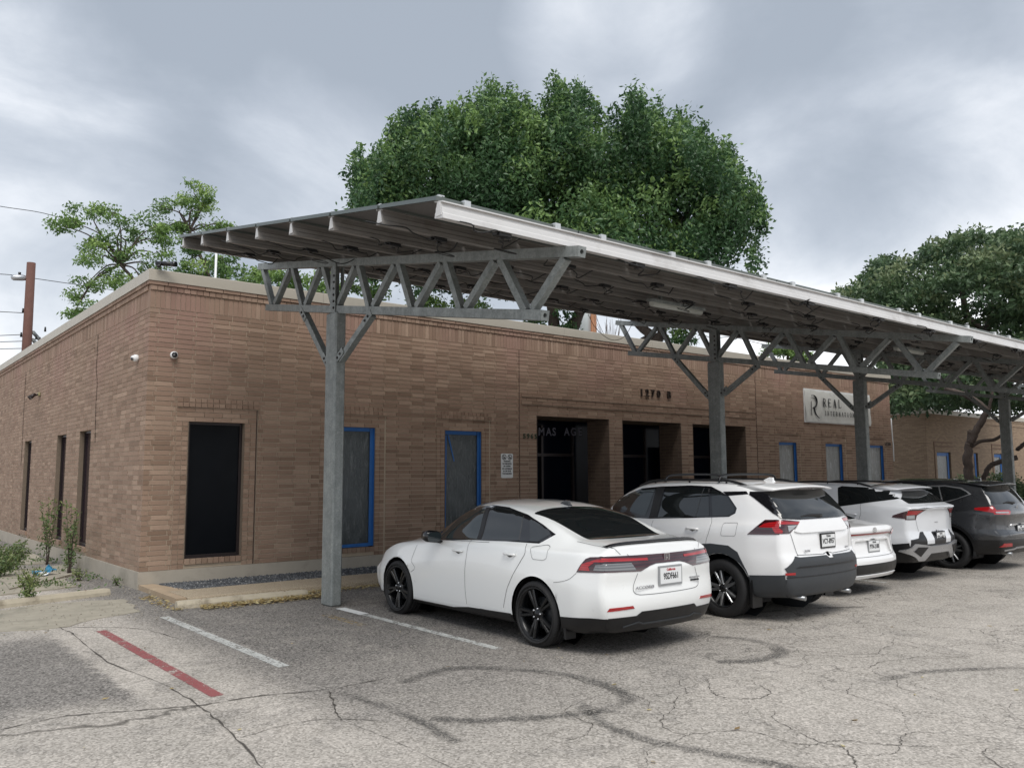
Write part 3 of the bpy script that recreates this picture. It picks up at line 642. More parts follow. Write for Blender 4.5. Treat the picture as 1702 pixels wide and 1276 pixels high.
# windows
def window(face,a0,a1,style,tapes=''):
    for q in ((a0,a0+.008),(a1-.008,a1)):
        m=MB()
        if face==0: m.box(q[0],q[1],YF+.001,YF+.15,WZ0,WZ1-.001)
        else: m.box(XL+.001,XL+.15,q[0],q[1],WZ0,WZ1-.001)
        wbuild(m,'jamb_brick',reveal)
    a0+=.0085; a1-=.0085
    yg=YF+.115 if face==0 else XL+.115
    def bx(m,s,e,d0,d1,z0,z1,mi=0):
        if face==0: m.box(s,e,yg-d1,yg-d0,z0,z1,mi)
        else: m.box(yg-d1,yg-d0,s,e,z0,z1,mi)
    w=MB(); t=.045
    bx(w,a0,a0+t,-.02,.03,WZ0,WZ1); bx(w,a1-t,a1,-.02,.03,WZ0,WZ1); bx(w,a0+t,a1-t,-.02,.03,WZ0,WZ0+t); bx(w,a0+t,a1-t,-.02,.03,WZ1-t,WZ1)
    bx(w,a0-.02,a1+.02,-.06,.10,WZ0-.02,WZ0-.001)
    W=wbuild(w,'window',dark_frame)
    g=MB(); bx(g,a0+t,a1-t,-.012,0,WZ0+t,WZ1-t)
    pm={'screen':black_panel,'dark':film_dark,'light':film_light,'plum':glassmat('plum_glass',(.020,.012,.018),.12,.3) if 'plum_glass' not in MATS else MATS['plum_glass']}[style]
    wb=MB(); 
    P=wbuild(g,'pane',glass_dark if style in('dark','light') else pm,W)
    if style in ('dark','light'):
        # crumpled sheet of film: a draped grid
        f=MB(); nx,nz=14,30; V=[]
        for j in range(nz+1):
            for i in range(nx+1):
                x=a0+.03+(a1-a0-.06)*i/nx; z=WZ0+.03+(WZ1-WZ0-.06)*j/nz
                edge=min(i,nx-i,j,nz-j)/3; d=.034+min(1,edge)*(.010+.014*math.sin(i*.9+j*.35+a0*3)*math.sin(j*.21+a0)+random.uniform(-.004,.004))
                V.append((x,yg-d,z))
        f.add(V,[(j*(nx+1)+i,j*(nx+1)+i+1,(j+1)*(nx+1)+i+1,(j+1)*(nx+1)+i) for j in range(nz) for i in range(nx)],0,True)
        wbuild(f,'plastic_film',pm,W)
        for k in tapes:
            m=MB(); j=lambda:random.uniform(-.006,.006)
            if k=='r': m.prism([(a1-.085+j(),WZ0+.01),(a1-.002,WZ0+.01),(a1-.002,WZ1-.005),(a1-.075+j(),WZ1-.005)],'y',yg-.066,yg-.062)
            if k=='l': m.prism([(a0+.002,WZ0+.01),(a0+.05+j(),WZ0+.01),(a0+.07+j(),WZ1-.1),(a0+.002,WZ1-.1)],'y',yg-.066,yg-.062)
            if k=='t': m.prism([(a0+.002,WZ1-.085+j()),(a1-.09,WZ1-.075+j()),(a1-.09,WZ1-.003),(a0+.002,WZ1-.003)],'y',yg-.0675,yg-.063)
            if k=='b': m.prism([(a0+.002,WZ0+.003),(a1-.09,WZ0+.003),(a1-.09,WZ0+.07+j()),(a0+.002,WZ0+.055+j())],'y',yg-.0675,yg-.063)
            if k=='d': m.prism([(a0+.09,WZ1-.09),(a0+.125,WZ1-.09),(a0+.27,WZ1-.62),(a0+.25,WZ1-.64)],'y',yg-.064,yg-.060)
            if k=='R': m.box(a1-.006,a1-.002,YF+.012,yg-.07,WZ0+.01,WZ1-.01)
            wbuild(m,'masking_tape',tape_mat,W)
    return W
window(0,*WINF[0],'screen'); window(0,*WINF[1],'dark','rtbR'); window(0,*WINF[2],'dark','rltbdR')
for w in WINF[3:]: window(0,*w,'light','rtR')
for w in WINL: window(1,*w,'plum')
# hanging corner of film beside the tape of the second window
# entrances: recessed porch with brick piers
mb=MB()
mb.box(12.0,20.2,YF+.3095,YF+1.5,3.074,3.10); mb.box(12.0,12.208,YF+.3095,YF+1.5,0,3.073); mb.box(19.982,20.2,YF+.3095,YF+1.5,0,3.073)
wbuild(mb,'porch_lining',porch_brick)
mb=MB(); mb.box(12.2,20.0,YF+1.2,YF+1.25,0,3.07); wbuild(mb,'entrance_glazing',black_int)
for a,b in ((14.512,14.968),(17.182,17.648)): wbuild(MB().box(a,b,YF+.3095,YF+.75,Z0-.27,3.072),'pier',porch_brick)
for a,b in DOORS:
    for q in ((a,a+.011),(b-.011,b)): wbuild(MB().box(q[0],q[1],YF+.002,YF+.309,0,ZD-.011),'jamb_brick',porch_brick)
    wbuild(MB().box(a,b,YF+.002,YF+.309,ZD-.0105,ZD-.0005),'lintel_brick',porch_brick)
for k,(a,b) in enumerate(DOORS):
    f=MB(); y=YF+1.13; c=(a+b)/2
    for x in (a+.1,c-.03,b-.16): f.box(x,x+.06,y,y+.06,.02,2.95)
    f.box(a+.16,c-.03,y,y+.06,2.2,2.27); f.box(c+.03,b-.16,y,y+.06,2.2,2.27)
    D=wbuild(f,'entrance_door',dark_frame)
    if k==0:
        h=MB(); hx=12.62; hy=YF+1.04; h.tube([(hx,hy,1.42),(hx,hy,2.28)],.020,10); h.tube([(hx,hy,1.50),(hx,hy+.1,1.50)],.012,8); h.tube([(hx,hy,2.2),(hx,hy+.1,2.2)],.012,8)
        wbuild(h,'handle',simple('brass_handle',(.24,.25,.19),.35,.6),D)
tag(plane('porch_floor',12.2,20,YF-.55,YF+1.2,.125,conc_mat),kind='structure')
for (x,y0,y1,z0,z1) in ((17.66,14.15,14.37,1.87,2.27),(17.92,14.17,14.35,1.98,2.27)):
    pass
def mailbox(x0,x1,z0,z1,lab):
    r=empty('mailbox',(x0,YF+.78,z0),0,lab,'mailbox','beige boxes on the brick pier in the porch')
    w=x1-x0; h=z1-z0; m=MB(); m.bbox(0,w,-.10,0,0,h,.008); m.build('box',simple('beige_box',(.33,.30,.16),.5) if 'beige_box' not in MATS else MATS['beige_box'],r)
    m=MB(); m.box(.01,w-.01,-.106,-.101,h*.72,h-.01); m.build('lid',MATS['beige_box'],r); m=MB(); m.box(w*.3,w*.7,-.109,-.1065,h*.8,h*.86); m.build('slot',plastic_black,r)
mb=MB(); mb.box(17.66,18.25,YF+.79,YF+.85,1.6,2.5); wbuild(mb,'mounting_board',dark_frame)
mailbox(18.02,18.17,1.86,2.27,'taller beige metal box on the board behind the second carport post')
mailbox(18.24,18.37,1.98,2.28,'shorter beige metal box on the board behind the second carport post')
# text
def text_mesh(s,size,depth=.006,bold=0,spacing=1.0,sx=1.0):
    cu=bpy.data.curves.new('t','FONT'); cu.body=s; cu.size=size; cu.extrude=depth/2; cu.offset=bold; cu.space_character=spacing; cu.align_x='CENTER'; cu.align_y='CENTER'; cu.resolution_u=3
    o=bpy.data.objects.new('t',cu); C.objects.link(o); dg=bpy.context.evaluated_depsgraph_get(); me=bpy.data.meshes.new_from_object(o.evaluated_get(dg)); bpy.data.objects.remove(o)
    for v in me.vertices: v.co.x*=sx
    return me
def text(name,s,size,loc,mat,parent=None,depth=.006,bold=0,spacing=1,sx=1,rot=(PI/2,0,0)):
    me=text_mesh(s,size,depth,bold,spacing,sx); me.materials.clear(); me.materials.append(mat); return link(name,me,parent,loc,rot)
letter_brown=simple('brown_metal_letters',(.028,.018,.014),.5,.2); letter_dim=simple('dull_vinyl',(.16,.16,.20),.6); letter_green=simple('green_numbers',(.035,.045,.022),.6)
for ch,x in zip('1270B',(15.66,15.87,16.08,16.30,16.70)):
    text('building_number',ch,.255,(x-XL,-.025,3.775),letter_brown,bld,.03,.006)
for ch,x in zip('5965',(11.86,11.97,12.08,12.19)): text('unit_number',ch,.15,(x-XL-.02,-.012,2.60),letter_green,bld,.015,.004)
for ch,x in zip('1270',(27.86,27.97,28.08,28.19)): text('unit_number',ch,.15,(x-XL,-.012,2.72),letter_brown,bld,.015,.004)
def onY(u,v,Y):
    d=_f+_r*(u-851)/FPX-_u*(v-638)/FPX; t=Y/d[1]; return Vector((d[0]*t,Y,EYE+d[2]*t))
for ch,u in zip('MASAGE',(900,912,921,942,953,964)):
    q=onY(u,718,YF+1.10); text('window_lettering',ch,.27,(q.x-XL,1.10,q.z),letter_dim,bld,.006,.005)
for k,s in enumerate(('9 TO 9','OPEN','7 DAYS','TEL')): text('opening_hours',s,.09,(13.0-XL,1.10,2.25-.16*k),letter_dim,bld,.004)
# wall sign with rules, two prohibition rings and lines of print
sg=empty('notice_sign',(11.345,YF-.008,1.955),0,'small white notice with two prohibition symbols on the brick wall left of the entrance','sign')
m=MB(); w,h,r=.165,.262,.03; P=[]
for cx,cz,a0 in ((w-r,h-r,0),(-w+r,h-r,90),(-w+r,-h+r,180),(w-r,-h+r,270)):
    for k in range(5): a=math.radians(a0+22.5*k); P.append((cx+r*math.cos(a),cz+r*math.sin(a)))
m.prism(P,'y',-.004,0); m.build('plate',plate_white,sg)
for cx in (-.08,.08):
    m=MB(); V=[];n=20
    for k in range(n):
        a=2*PI*k/n
        for q in (.045,.060): V.append((cx+q*math.cos(a),-.006,.185+q*math.sin(a)))
    m.add(V,[(2*k,2*k+1,(2*k+3)%(2*n),(2*k+2)%(2*n)) for k in range(n)]); m.bar((cx-.036,-.0065,.185+.036),(cx+.036,-.0065,.185-.036),.002,.014); m.bar((cx-.02,-.0062,.17),(cx+.02,-.0062,.17),.002,.03)
    m.build('prohibition_symbol',ink_black,sg)
for k,s in enumerate(('WARNING','NO SMOKING','OR VAPING','NO LOITERING','IN OR NEAR','THE BUILDING')): text('print',s,.046,(0,-.006,.095-.053*k),ink_black,sg,.002,.0012,1,.86)
# banner REAL INTERNATIONAL
bn=empty('banner_sign',(22.99,YF-.03,3.33),0,'weathered white banner sign reading REAL INTERNATIONAL on the brick wall','sign')
W_,H_=3.9,.98; nx,nz=30,8; m=MB()
bmat=simple('banner_vinyl',(.64,.64,.61),.55,0,.08,2.5,dirt=((.36,.37,.36),2,.6))
V=[(W_*i/nx,-.02-.02*math.sin(i*1.7+j*.9)*(1 if 0<j<nz else .3)+random.uniform(-.004,.004),H_*j/nz-(.05*abs(math.sin(i*.8)) if j==nz and i>4 else 0)) for j in range(nz+1) for i in range(nx+1)]
m.add(V,[(j*(nx+1)+i,j*(nx+1)+i+1,(j+1)*(nx+1)+i+1,(j+1)*(nx+1)+i) for j in range(nz) for i in range(nx)],0,True); m.build('sheet',bmat,bn)
m=MB(); m.box(-.03,W_+.03,0,.025,-.03,H_+.03); m.build('backing',plate_white,bn)
GLY={'R':[(.2,0,.2,1,.16),(.2,.97,.6,.97,.07),(.6,.97,.78,.75,.13),(.78,.75,.6,.52,.13),(.6,.52,.2,.52,.07),(.45,.52,.9,0,.15),(.05,0,.38,0,.05),(.05,1,.3,1,.05),(.78,0,1,0,.05)],
'E':[(.2,0,.2,1,.16),(.2,.97,.8,.97,.07),(.2,.52,.62,.52,.07),(.2,.03,.82,.03,.07),(.05,0,.3,0,.05),(.05,1,.3,1,.05),(.8,.8,.8,1,.05),(.82,0,.82,.22,.05),(.62,.42,.62,.62,.05)],
'A':[(.12,0,.5,1,.07),(.5,1,.86,0,.16),(.26,.33,.72,.33,.06),(0,0,.26,0,.05),(.7,0,1,0,.05)],'L':[(.2,0,.2,1,.16),(.2,.03,.82,.03,.07),(.05,0,.3,0,.05),(.05,1,.36,1,.05),(.82,0,.82,.25,.05)],
'I':[(.5,0,.5,1,.16),(.32,0,.68,0,.05),(.32,1,.68,1,.05)],'N':[(.2,0,.2,1,.07),(.2,1,.82,0,.15),(.82,0,.82,1,.07),(.05,0,.35,0,.05),(.02,1,.3,1,.05),(.68,1,.96,1,.05)],
'T':[(.5,0,.5,1,.16),(.1,.97,.9,.97,.07),(.1,.8,.1,1,.05),(.9,.8,.9,1,.05),(.32,0,.68,0,.05)],
'O':[(.5,1,.2,.8,.09),(.2,.8,.12,.5,.15),(.12,.5,.2,.2,.15),(.2,.2,.5,0,.09),(.5,0,.8,.2,.09),(.8,.2,.88,.5,.15),(.88,.5,.8,.8,.15),(.8,.8,.5,1,.09)]}
def serif(name,s,x,z,h,adv,parent,y=-.055,mat=ink_black,k=1):
    for i,ch in enumerate(s):
        m=MB(); w=h*.72
        for q,(a,b,c,d,t) in enumerate(GLY[ch]):
            yy=y-.0004*q
            m.bar((x+i*adv+a*w,yy,z+b*h),(x+i*adv+c*w,yy,z+d*h),.003,t*h*.9*k,up=(-(d-b),0,(c-a)) if (a,b)!=(c,d) else (0,0,1))
        m.build(name,mat,parent)
serif('letter','REAL',.94,.48,.26,.30,bn,k=1.2); serif('letter','INTERNATIONAL',1.0,.21,.145,.168,bn,k=1.25)
m=MB(); R=[(.30,.80),(.45,.80),(.56,.74),(.60,.62),(.55,.50),(.44,.44),(.36,.42)]; Lg=[(.42,.44),(.47,.32),(.56,.20),(.70,.11)]
P=smooth_pts([(x,-.052,z) for x,z in R],5); m.tube(P,[.010+.018*math.sin(PI*i/len(P)) for i in range(len(P))],6)
P=smooth_pts([(x,-.052,z) for x,z in Lg],5); m.tube(P,[.026-.016*i/len(P) for i in range(len(P))],6); m.tube([(.28,-.052,.18),(.28,-.052,.62)],.010,6); m.build('letter',ink_black,bn)
# security cameras
def dome_cam(p,n,label):
    r=empty('security_camera',p,0,label,'security camera','white turret cameras at the building corner'); n=Vector(n)
    ax='y' if abs(n.y)>.5 else 'x'; s=-1
    m=MB(); m.lathe([(0,0),(.055,0),(.06,s*.02),(.06,s*.055),(.050,s*.07),(0,s*.07)],20,ax); m.build('housing',plate_white,r)
    m=MB(); pr=[(0,s*.115)]+[(.046*math.sin(a),s*(.07+.045*math.cos(a))) for a in [PI/2*k/8 for k in range(1,9)]]; m.lathe(pr,20,ax); m.build('eyeball',plastic_black if ax=='y' else plate_white,r)
    m=MB(); d=(s*.105) ; off=(-.012,0,-.02); 
    if ax=='y': m.lathe([(0,d-.012),(.024,d-.01),(.030,d+.012)],14,ax,0,True,off)
    else: m.lathe([(0,d-.012),(.024,d-.01),(.030,d+.012)],14,ax,0,True,(0,-.02,-.02))
    m.build('lens',gloss_black,r)
dome_cam((4.30,YF-.002,3.75),(0,-1,0),'white turret security camera on the front wall face right of the corner')
dome_cam((XL-.002,14.70,3.73),(-1,0,0),'white turret security camera on the side wall face left of the corner')
r=empty('security_camera',(3.98,14.0,5.15),0,'black bullet security camera on top of the coping at the building corner','security camera')
m=MB(); m.tube([(0,0,0),(0,0,.05)],.03,10); m.tube([(0,0,.05),(.03,-.02,.07)],.02,8); m.build('bracket',plastic_black,r)
m=MB(); m.tube([(-.02,.08,.085),(.20,-.16,.055)],.038,14); m.build('body',plastic_black,r); m=MB(); m.tube([(.16,-.115,.063),(.215,-.178,.056)],.045,14); m.build('hood',gloss_black,r)
r=empty('flood_light',(XL,23.1,3.76),0,'small tan wall floodlight high on the left brick wall','floodlight')
m=MB(); m.bbox(-.05,0,-.07,.07,-.03,.05,.008); m.build('back_box',MATS['beige_box'],r)
for y in (-.09,.09):
    m=MB(); m.tube([(-.04,y*.5,0),(-.12,y,-.03)],.018,8); m.tube([(-.11,y,0),(-.22,y*1.3,-.09)],[.03,.055],12); m.build('lamp_head',dark_frame,r)
# white drip line at the right end of the building
o=MB().tube([(XR+.02,YF-.01,3.62),(XR+.03,YF-.012,3.2),(XR+.05,YF-.012,2.85),(XR+.08,YF-.012,2.7),(XR+.06,YF-.012,2.4),(XR+.07,YF-.012,2.15)],.022,6).build('white_conduit',plate_white); tag(o,'thin crooked white conduit at the right end of the long brick building','conduit')
# ---------------------------------------------------------------- second building, far right
b2=empty('brick_building',(49.49,22.63,0),0,'distant tan brick building with beige coping behind the crooked tree limbs','building')
bx,by=0,0; T=5.2
m=MB(); Wn=[(1.24,3.07),(6.3,6.92),(9.4,10.85),(15,16.5)]; a=0
for (s,e) in Wn:
    m.box(a,s,0,.3,0,T); m.box(s,e,0,.3,2.95,T); m.box(s,e,0,.3,0,.5); a=e
m.box(a,22,0,.3,0,T); m.box(0,.3,.3,24,0,T); m.build('wall',far_brick,b2)
m=MB(); m.box(-.05,22,-.05,.3,T-.02,T+.26); m.box(-.05,.3,.3,24,T-.02,T+.26); m.build('coping',coping_mat,b2)
m=MB(); m.box(-.03,22,-.03,0,T-.42,T-.36); m.box(-.03,0,0,24,T-.42,T-.36); m.box(-.03,22,-.03,0,T-.14,T-.08); m.box(-.03,0,0,24,T-.14,T-.08); m.build('brick_band',far_brick,b2)
for (s,e) in Wn:
    f=MB(); t=.08; f.box(s,s+t,.1,.16,.5,2.95); f.box(e-t,e,.1,.16,.5,2.95); f.box(s+t,e-t,.1,.16,.5,.58); f.box(s+t,e-t,.1,.16,2.87,2.95); Wd=f.build('window',dark_frame,b2)
    g=MB(); g.box(s+t,e-t,.12,.13,.58,2.87); o=g.build('pane',film_light,Wd)
    g=MB(); g.box(e-.32,e-.1,.085,.095,.5,2.9); g.box(s+.05,e-.33,.085,.095,2.72,2.9); g.build('masking_tape',tape_mat,Wd)
    g=MB(); g.box(s-.35,s-.25,-.035,0,.3,3.55); g.box(s-.24,e+.3,-.035,0,3.48,3.56); g.box(s-.24,e+.3,-.035,0,3.25,3.33); g.build('brick_surround',brick_attr,b2)
m=MB(); m.box(.3,22,.3,24,4.9,5.0); m.build('roof',MATS['roof_membrane'],b2)
# ================================================================ CARS
def pchip(pts,x):
    xs=np.array([p[0] for p in pts],float); ys=np.array([p[1] for p in pts],float); x=np.clip(np.asarray(x,float),xs[0],xs[-1])
    if len(xs)==1: return np.full_like(x,ys[0])
    h=np.diff(xs); d=np.diff(ys)/h; m=np.zeros(len(xs))
    for i in range(1,len(xs)-1):
        if d[i-1]*d[i]>0: w1,w2=2*h[i]+h[i-1],h[i]+2*h[i-1]; m[i]=(w1+w2)/(w1/d[i-1]+w2/d[i])
    m[0]=d[0]; m[-1]=d[-1]
    k=np.clip(np.searchsorted(xs,x,side='right')-1,0,len(xs)-2); t=(x-xs[k])/h[k]
    return ys[k]*(2*t**3-3*t**2+1)+h[k]*m[k]*(t**3-2*t**2+t)+ys[k+1]*(-2*t**3+3*t**2)+h[k]*m[k+1]*(t**3-t**2)
def rounded(poly,r=.03,n=4):
    out=[]; N=len(poly)
    for i in range(N):
        p=Vector(poly[i]); a=Vector(poly[i-1])-p; b=Vector(poly[(i+1)%N])-p; ra=min(r,a.length*.45); rb=min(r,b.length*.45)
        A=p+a.normalized()*ra; B=p+b.normalized()*rb
        for k in range(n+1):
            t=k/n; out.append(tuple((1-t)**2*A+2*t*(1-t)*p+t*t*B))
    return out
def Q(ox,oy,s,*pts): return [(ox+a/s,oy+b/s) for a,b in pts]
class Car:
    thr=.34
    def __init__(s,name,label,x0,y0,spec,group='cars parked nose in under the carport'):
        s.S=spec; s.W=spec['W']; s.L=spec['L']; s.root=empty(name,(x0+s.W/2,y0,0),0,label,'car',group); s.shell()
    def shell(s):
        S=s.S; L=s.L; hw=s.W/2; re=S.get('re',.06); lr=S.get('lr',1.1); kb=S.get('kb',.17); zm0=.78
        ys=np.concatenate([re*(1-np.cos(np.linspace(0,PI/2,6)))[:-1],np.linspace(re,L-re,150),L-re+re*np.sin(np.linspace(0,PI/2,6))[1:]])
        par={k:pchip(S[k],ys) for k in ('zb','ws','wm','zm','wsh','zs','wr','zr','zc')}
        e=np.minimum(ys,L-ys); q=np.clip(e/re,0,1); sc=1-(re/hw)*(1-np.sqrt(np.clip(1-(1-q)**2,0,1)))
        plan=1-S.get('tr',.05)*np.clip(1-ys/.55,0,1)**2-S.get('tf',.14)*np.clip(1-(L-ys)/.9,0,1)**2
        z0,ws,wm,zm,wsh,zs,wr,zr,zc=(par[k] for k in ('zb','ws','wm','zm','wsh','zs','wr','zr','zc'))
        O=np.zeros_like(z0); cps=np.stack([np.stack([O,z0],1),np.stack([ws-.10,z0],1),np.stack([ws,z0+.06],1),np.stack([wm,zm],1),np.stack([(wm+wsh)/2+.008,(zm+zs)/2],1),np.stack([wsh,zs],1),
            np.stack([wsh-.16*(wsh-wr)-.004,zs+.10*(zr-zs)+.012],1),np.stack([wr,zr],1),np.stack([wr*.62,zr+.72*(zc-zr)],1),np.stack([O,zc],1)],1)
        segs=[3,3,7,5,5,3,10,6,6]; secs=[]
        for i in range(len(ys)):
            P=cps[i]; d=np.r_[0,np.cumsum(np.maximum(1e-3,np.hypot(*np.diff(P,axis=0).T)))]
            t=np.concatenate([np.linspace(d[k],d[k+1],n,endpoint=False) for k,n in enumerate(segs)]+[[d[-1]]])
            secs.append(np.stack([pchip(list(zip(d,P[:,0])),t)*plan[i]*sc[i],zm0+(pchip(list(zip(d,P[:,1])),t)-zm0)*sc[i]],1))
        A=np.array(secs); n=A.shape[1]
        full=np.concatenate([A,np.stack([-A[:,-2:0:-1,0],A[:,-2:0:-1,1]],2)],1); m=full.shape[1]
        rings=[]; Y=[]
        for f in np.linspace(.04,.97,22): rings.append(np.stack([full[0,:,0]*f,zm0+(full[0,:,1]-zm0)*f],1)); Y.append(0)
        R=list(rings)+list(full); YY=Y+list(ys)
        for f in np.linspace(.97,.04,22): R.append(np.stack([full[-1,:,0]*f,zm0+(full[-1,:,1]-zm0)*f],1)); YY.append(L)
        R=np.array(R); YY=np.array(YY)[:,None]*np.ones((1,m)); X=R[:,:,0]; Z=R[:,:,1]
        sm=lambda t:1-(np.clip(t,0,1)**2*(3-2*np.clip(t,0,1)))
        rp=pchip(S['rp'],Z); fp=pchip(S['fp'],Z); ax=np.clip(np.abs(X)/hw,0,1)
        Yf=YY+sm(YY/lr)*(rp+kb*ax**2.6)-sm((L-YY)/lr)*(fp+S.get('kf',.34)*ax**2.3)
        V=np.stack([X,Yf,Z],2); nr=len(V); idx=np.arange(nr*m).reshape(nr,m)
        F=np.stack([idx[:-1],np.roll(idx[:-1],-1,1),np.roll(idx[1:],-1,1),idx[1:]],2).reshape(-1,4); V=V.reshape(-1,3)
        ins=np.zeros(len(V),bool); which=np.zeros(len(V),int)
        for k,(yw,zw,Rw) in enumerate(S['arch']):
            i=((V[:,1]-yw)**2+(V[:,2]-zw)**2<Rw**2)&(np.abs(V[:,0])>.52); ins|=i; which[i]=k
        c=ins[F].sum(1); mixed=F[(c>0)&(c<4)]; snap=np.unique(mixed); snap=snap[ins[snap]]
        for k,(yw,zw,Rw) in enumerate(S['arch']):
            j=snap[which[snap]==k]; d=V[j][:,1:]-np.array([yw,zw]); d/=np.linalg.norm(d,axis=1)[:,None]; V[j,1:]=np.array([yw,zw])+d*Rw
        F=F[c<4]
        cen=V[F].mean(1); lowz=pchip(S['low'],cen[:,1]) if 'low' in S else np.full(len(cen),-1.)
        me=mesh_np('body',V,F,[S['paint'],S.get('lowmat',plastic_black)],True,(cen[:,2]<lowz).astype(np.int32)); bm=bmesh.new(); bm.from_mesh(me); bmesh.ops.remove_doubles(bm,verts=bm.verts,dist=1e-5)
        bmesh.ops.delete(bm,geom=[v for v in bm.verts if not v.link_faces],context='VERTS'); bmesh.ops.recalc_face_normals(bm,faces=bm.faces); bm.to_mesh(me)
        s.bvh=BVHTree.FromBMesh(bm); bm.free(); link('body',me,s.root)
        for k,(yw,zw,Rw) in enumerate(S['arch']):
            for sg in (-1,1):
                mb=MB(); mb.lathe([(0,sg*.50),(Rw+.03,sg*.50),(Rw+.03,sg*(hw-.06)),(Rw-.004,sg*(hw-.045))],36,'x',0,True,(0,yw,zw))
                F_=[f for f in mb.f if not all(mb.v[i][2]<.20 for i in f)]; mb.s=[True]*len(F_); mb.m=[0]*len(F_); mb.f=F_
                mb.v=[(x,y,max(z,.20)) for x,y,z in mb.v]; mb.build('wheel_well',liner,s.root)
        mb=MB(); mb.box(-hw+.16,hw-.16,.75,L-.8,.20,.33); mb.build('underbody',liner,s.root)
    def hit(s,mode,a,b):
        if mode in 'LR':
            sg=-1 if mode=='L' else 1; o,d,fb=Vector((3*sg,a,b)),Vector((-sg,0,0)),Vector((sg*s.W/2*.97,a,b))
        elif mode=='B': o,d,fb=Vector((a,-3,b)),Vector((0,1,0)),Vector((a,.1,b))
        elif mode=='F': o,d,fb=Vector((a,9,b)),Vector((0,-1,0)),Vector((a,s.L,b))
        else: o,d,fb=Vector((a,b,5)),Vector((0,0,-1)),Vector((a,b,1.2))
        l,n,i,_=s.bvh.ray_cast(o,d)
        s.ok=l is not None
        if l is None: l,n,i,_=s.bvh.find_nearest(fb)
        if n.dot(d)>0: n=-n
        s.ok=s.ok and -n.dot(d)>(.34 if mode in 'LR' else s.thr)
        return l,n,d
    def px(s,pts,mode):
        """photograph outline -> local outline on this body's own surface"""
        out=[]; o=Vector((0,0,EYE))-s.root.location
        for u,v in pts:
            d=Vector(tuple(_f+_r*(u-851)/FPX-_u*(v-638)/FPX)).normalized(); l,n,i,_=s.bvh.ray_cast(o,d)
            if l is None:
                best=None
                for k in range(60):
                    p=o+d*(5+k*.35); c,_n,_i,dist=s.bvh.find_nearest(p)
                    if best is None or dist<best[0]: best=(dist,c)
                l=best[1]
            out.append({'L':(l.y,l.z),'R':(l.y,l.z),'B':(l.x,l.z),'T':(l.x,l.y)}[mode])
        return out
    def patch(s,mb,mode,poly,off=.004,grid=.045,mi=0,skirt=True):
        bm=bmesh.new()
        try: bm.faces.new([bm.verts.new((a,b,0)) for a,b in poly])
        except ValueError: bm.free(); return mb
        for ax in (0,1):
            lo=min(p[ax] for p in poly); hi=max(p[ax] for p in poly); n=int((hi-lo)/grid)
            for k in range(1,n+1):
                co=[0,0,0]; co[ax]=lo+(hi-lo)*k/(n+1); no=[0,0,0]; no[ax]=1
                bmesh.ops.bisect_plane(bm,geom=bm.verts[:]+bm.edges[:]+bm.faces[:],plane_co=co,plane_no=no)
        bmesh.ops.triangulate(bm,faces=bm.faces); bm.verts.index_update(); V=[];D=[];OK=[]; bnd=[(e.verts[0].index,e.verts[1].index) for e in bm.edges if e.is_boundary]
        for v in bm.verts:
            l,n,d=s.hit(mode,v.co.x,v.co.y); OK.append(s.ok or mode=='T'); V.append(l+n*off); D.append(l-n*.004)
        mb.add(V,[tuple(v.index for v in f.verts) for f in bm.faces if all(OK[v.index] for v in f.verts)],mi,True)
        if skirt:
            vs=[];fs=[]
            for a,b in bnd:
                if not(OK[a] and OK[b]): continue
                k=len(vs); vs+=[V[a],V[b],D[b],D[a]]; fs.append((k,k+1,k+2,k+3))
            mb.add(vs,fs,mi,False)
        bm.free(); return mb
    def part(s,name,mat,items,off=.004,parent=None,grid=.045,mirror=False,r=0,fix=False):
        if len(items)>1 and ('cladding' in name or 'valance' in name or name=='bumper_step'):
            for it in items: s.part(name,mat,[it],off,parent,grid,mirror,r,fix)
            return
        mb=MB()
        for mode,poly in items:
            if r: poly=rounded(poly,r)
            s.patch(mb,mode,poly,off,grid)
        o=mb.build(name,mat,parent or s.root,fix=fix)
        if mirror:
            mb=MB()
            for mode,poly in items:
                if r: poly=rounded(poly,r)
                if mode in 'LR': s.patch(mb,'R' if mode=='L' else 'L',poly,off,grid)
                else: s.patch(mb,mode,[(-a,b) for a,b in poly],off,grid)
            mb.build(name,mat,parent or s.root,fix=fix)
        return o
    def seam(s,items,w=.006,off=.0036,name='panel_gap',mat=None,smooth=True,mirror=True):
        mb=MB()
        for mode,pts in items:
            for md,pp in ((mode,pts),)+(((('R' if mode=='L' else 'L') if mode in 'LR' else mode),[(-a,b) if mode not in 'LR' else (a,b) for a,b in pts]),)*(1 if mirror else 0):
                P=smooth_pts([(a,b,0) for a,b in pp],6) if smooth else [Vector((a,b,0)) for a,b in pp]; V=[]
                for i,p in enumerate(P):
                    d=P[min(i+1,len(P)-1)]-P[max(i-1,0)]
                    d=d.normalized() if d.length>1e-9 else Vector((1,0,0))
                    for sg in (-1,1):
                        l,n,_=s.hit(md,p.x-d.y*w*.36*sg,p.y+d.x*w*.36*sg); V.append(l+n*off)
                mb.add(V,[(2*i,2*i+1,2*i+3,2*i+2) for i in range(len(P)-1)])
        return mb.build(name,mat or gap_mat,s.root,fix=False)
    def plate(s,x,z,txt,frame,w=.31,h=.158,name='licence_plate',state='',extra='',rx=0,scol=None,y=None):
        l,n,_=s.hit('B',x,z)
        yy=(l.y if y is None else y)-.012
        m=MB(); m.bbox(x-w/2-.014,x+w/2+.014,yy-.006,yy+.012,z-h/2-.016,z+h/2+.016,.003); o=m.build(name,frame,s.root)
        m=MB(); m.box(x-w/2+.004,x+w/2-.004,yy-.009,yy-.0065,z-h/2+.004,z+h/2-.004); f=m.build('plate_face',plate_white,o)
        text('plate_number',txt,.088,(x,yy-.011,z-.008),ink_black,o,.002,.0012,1.0,.72)
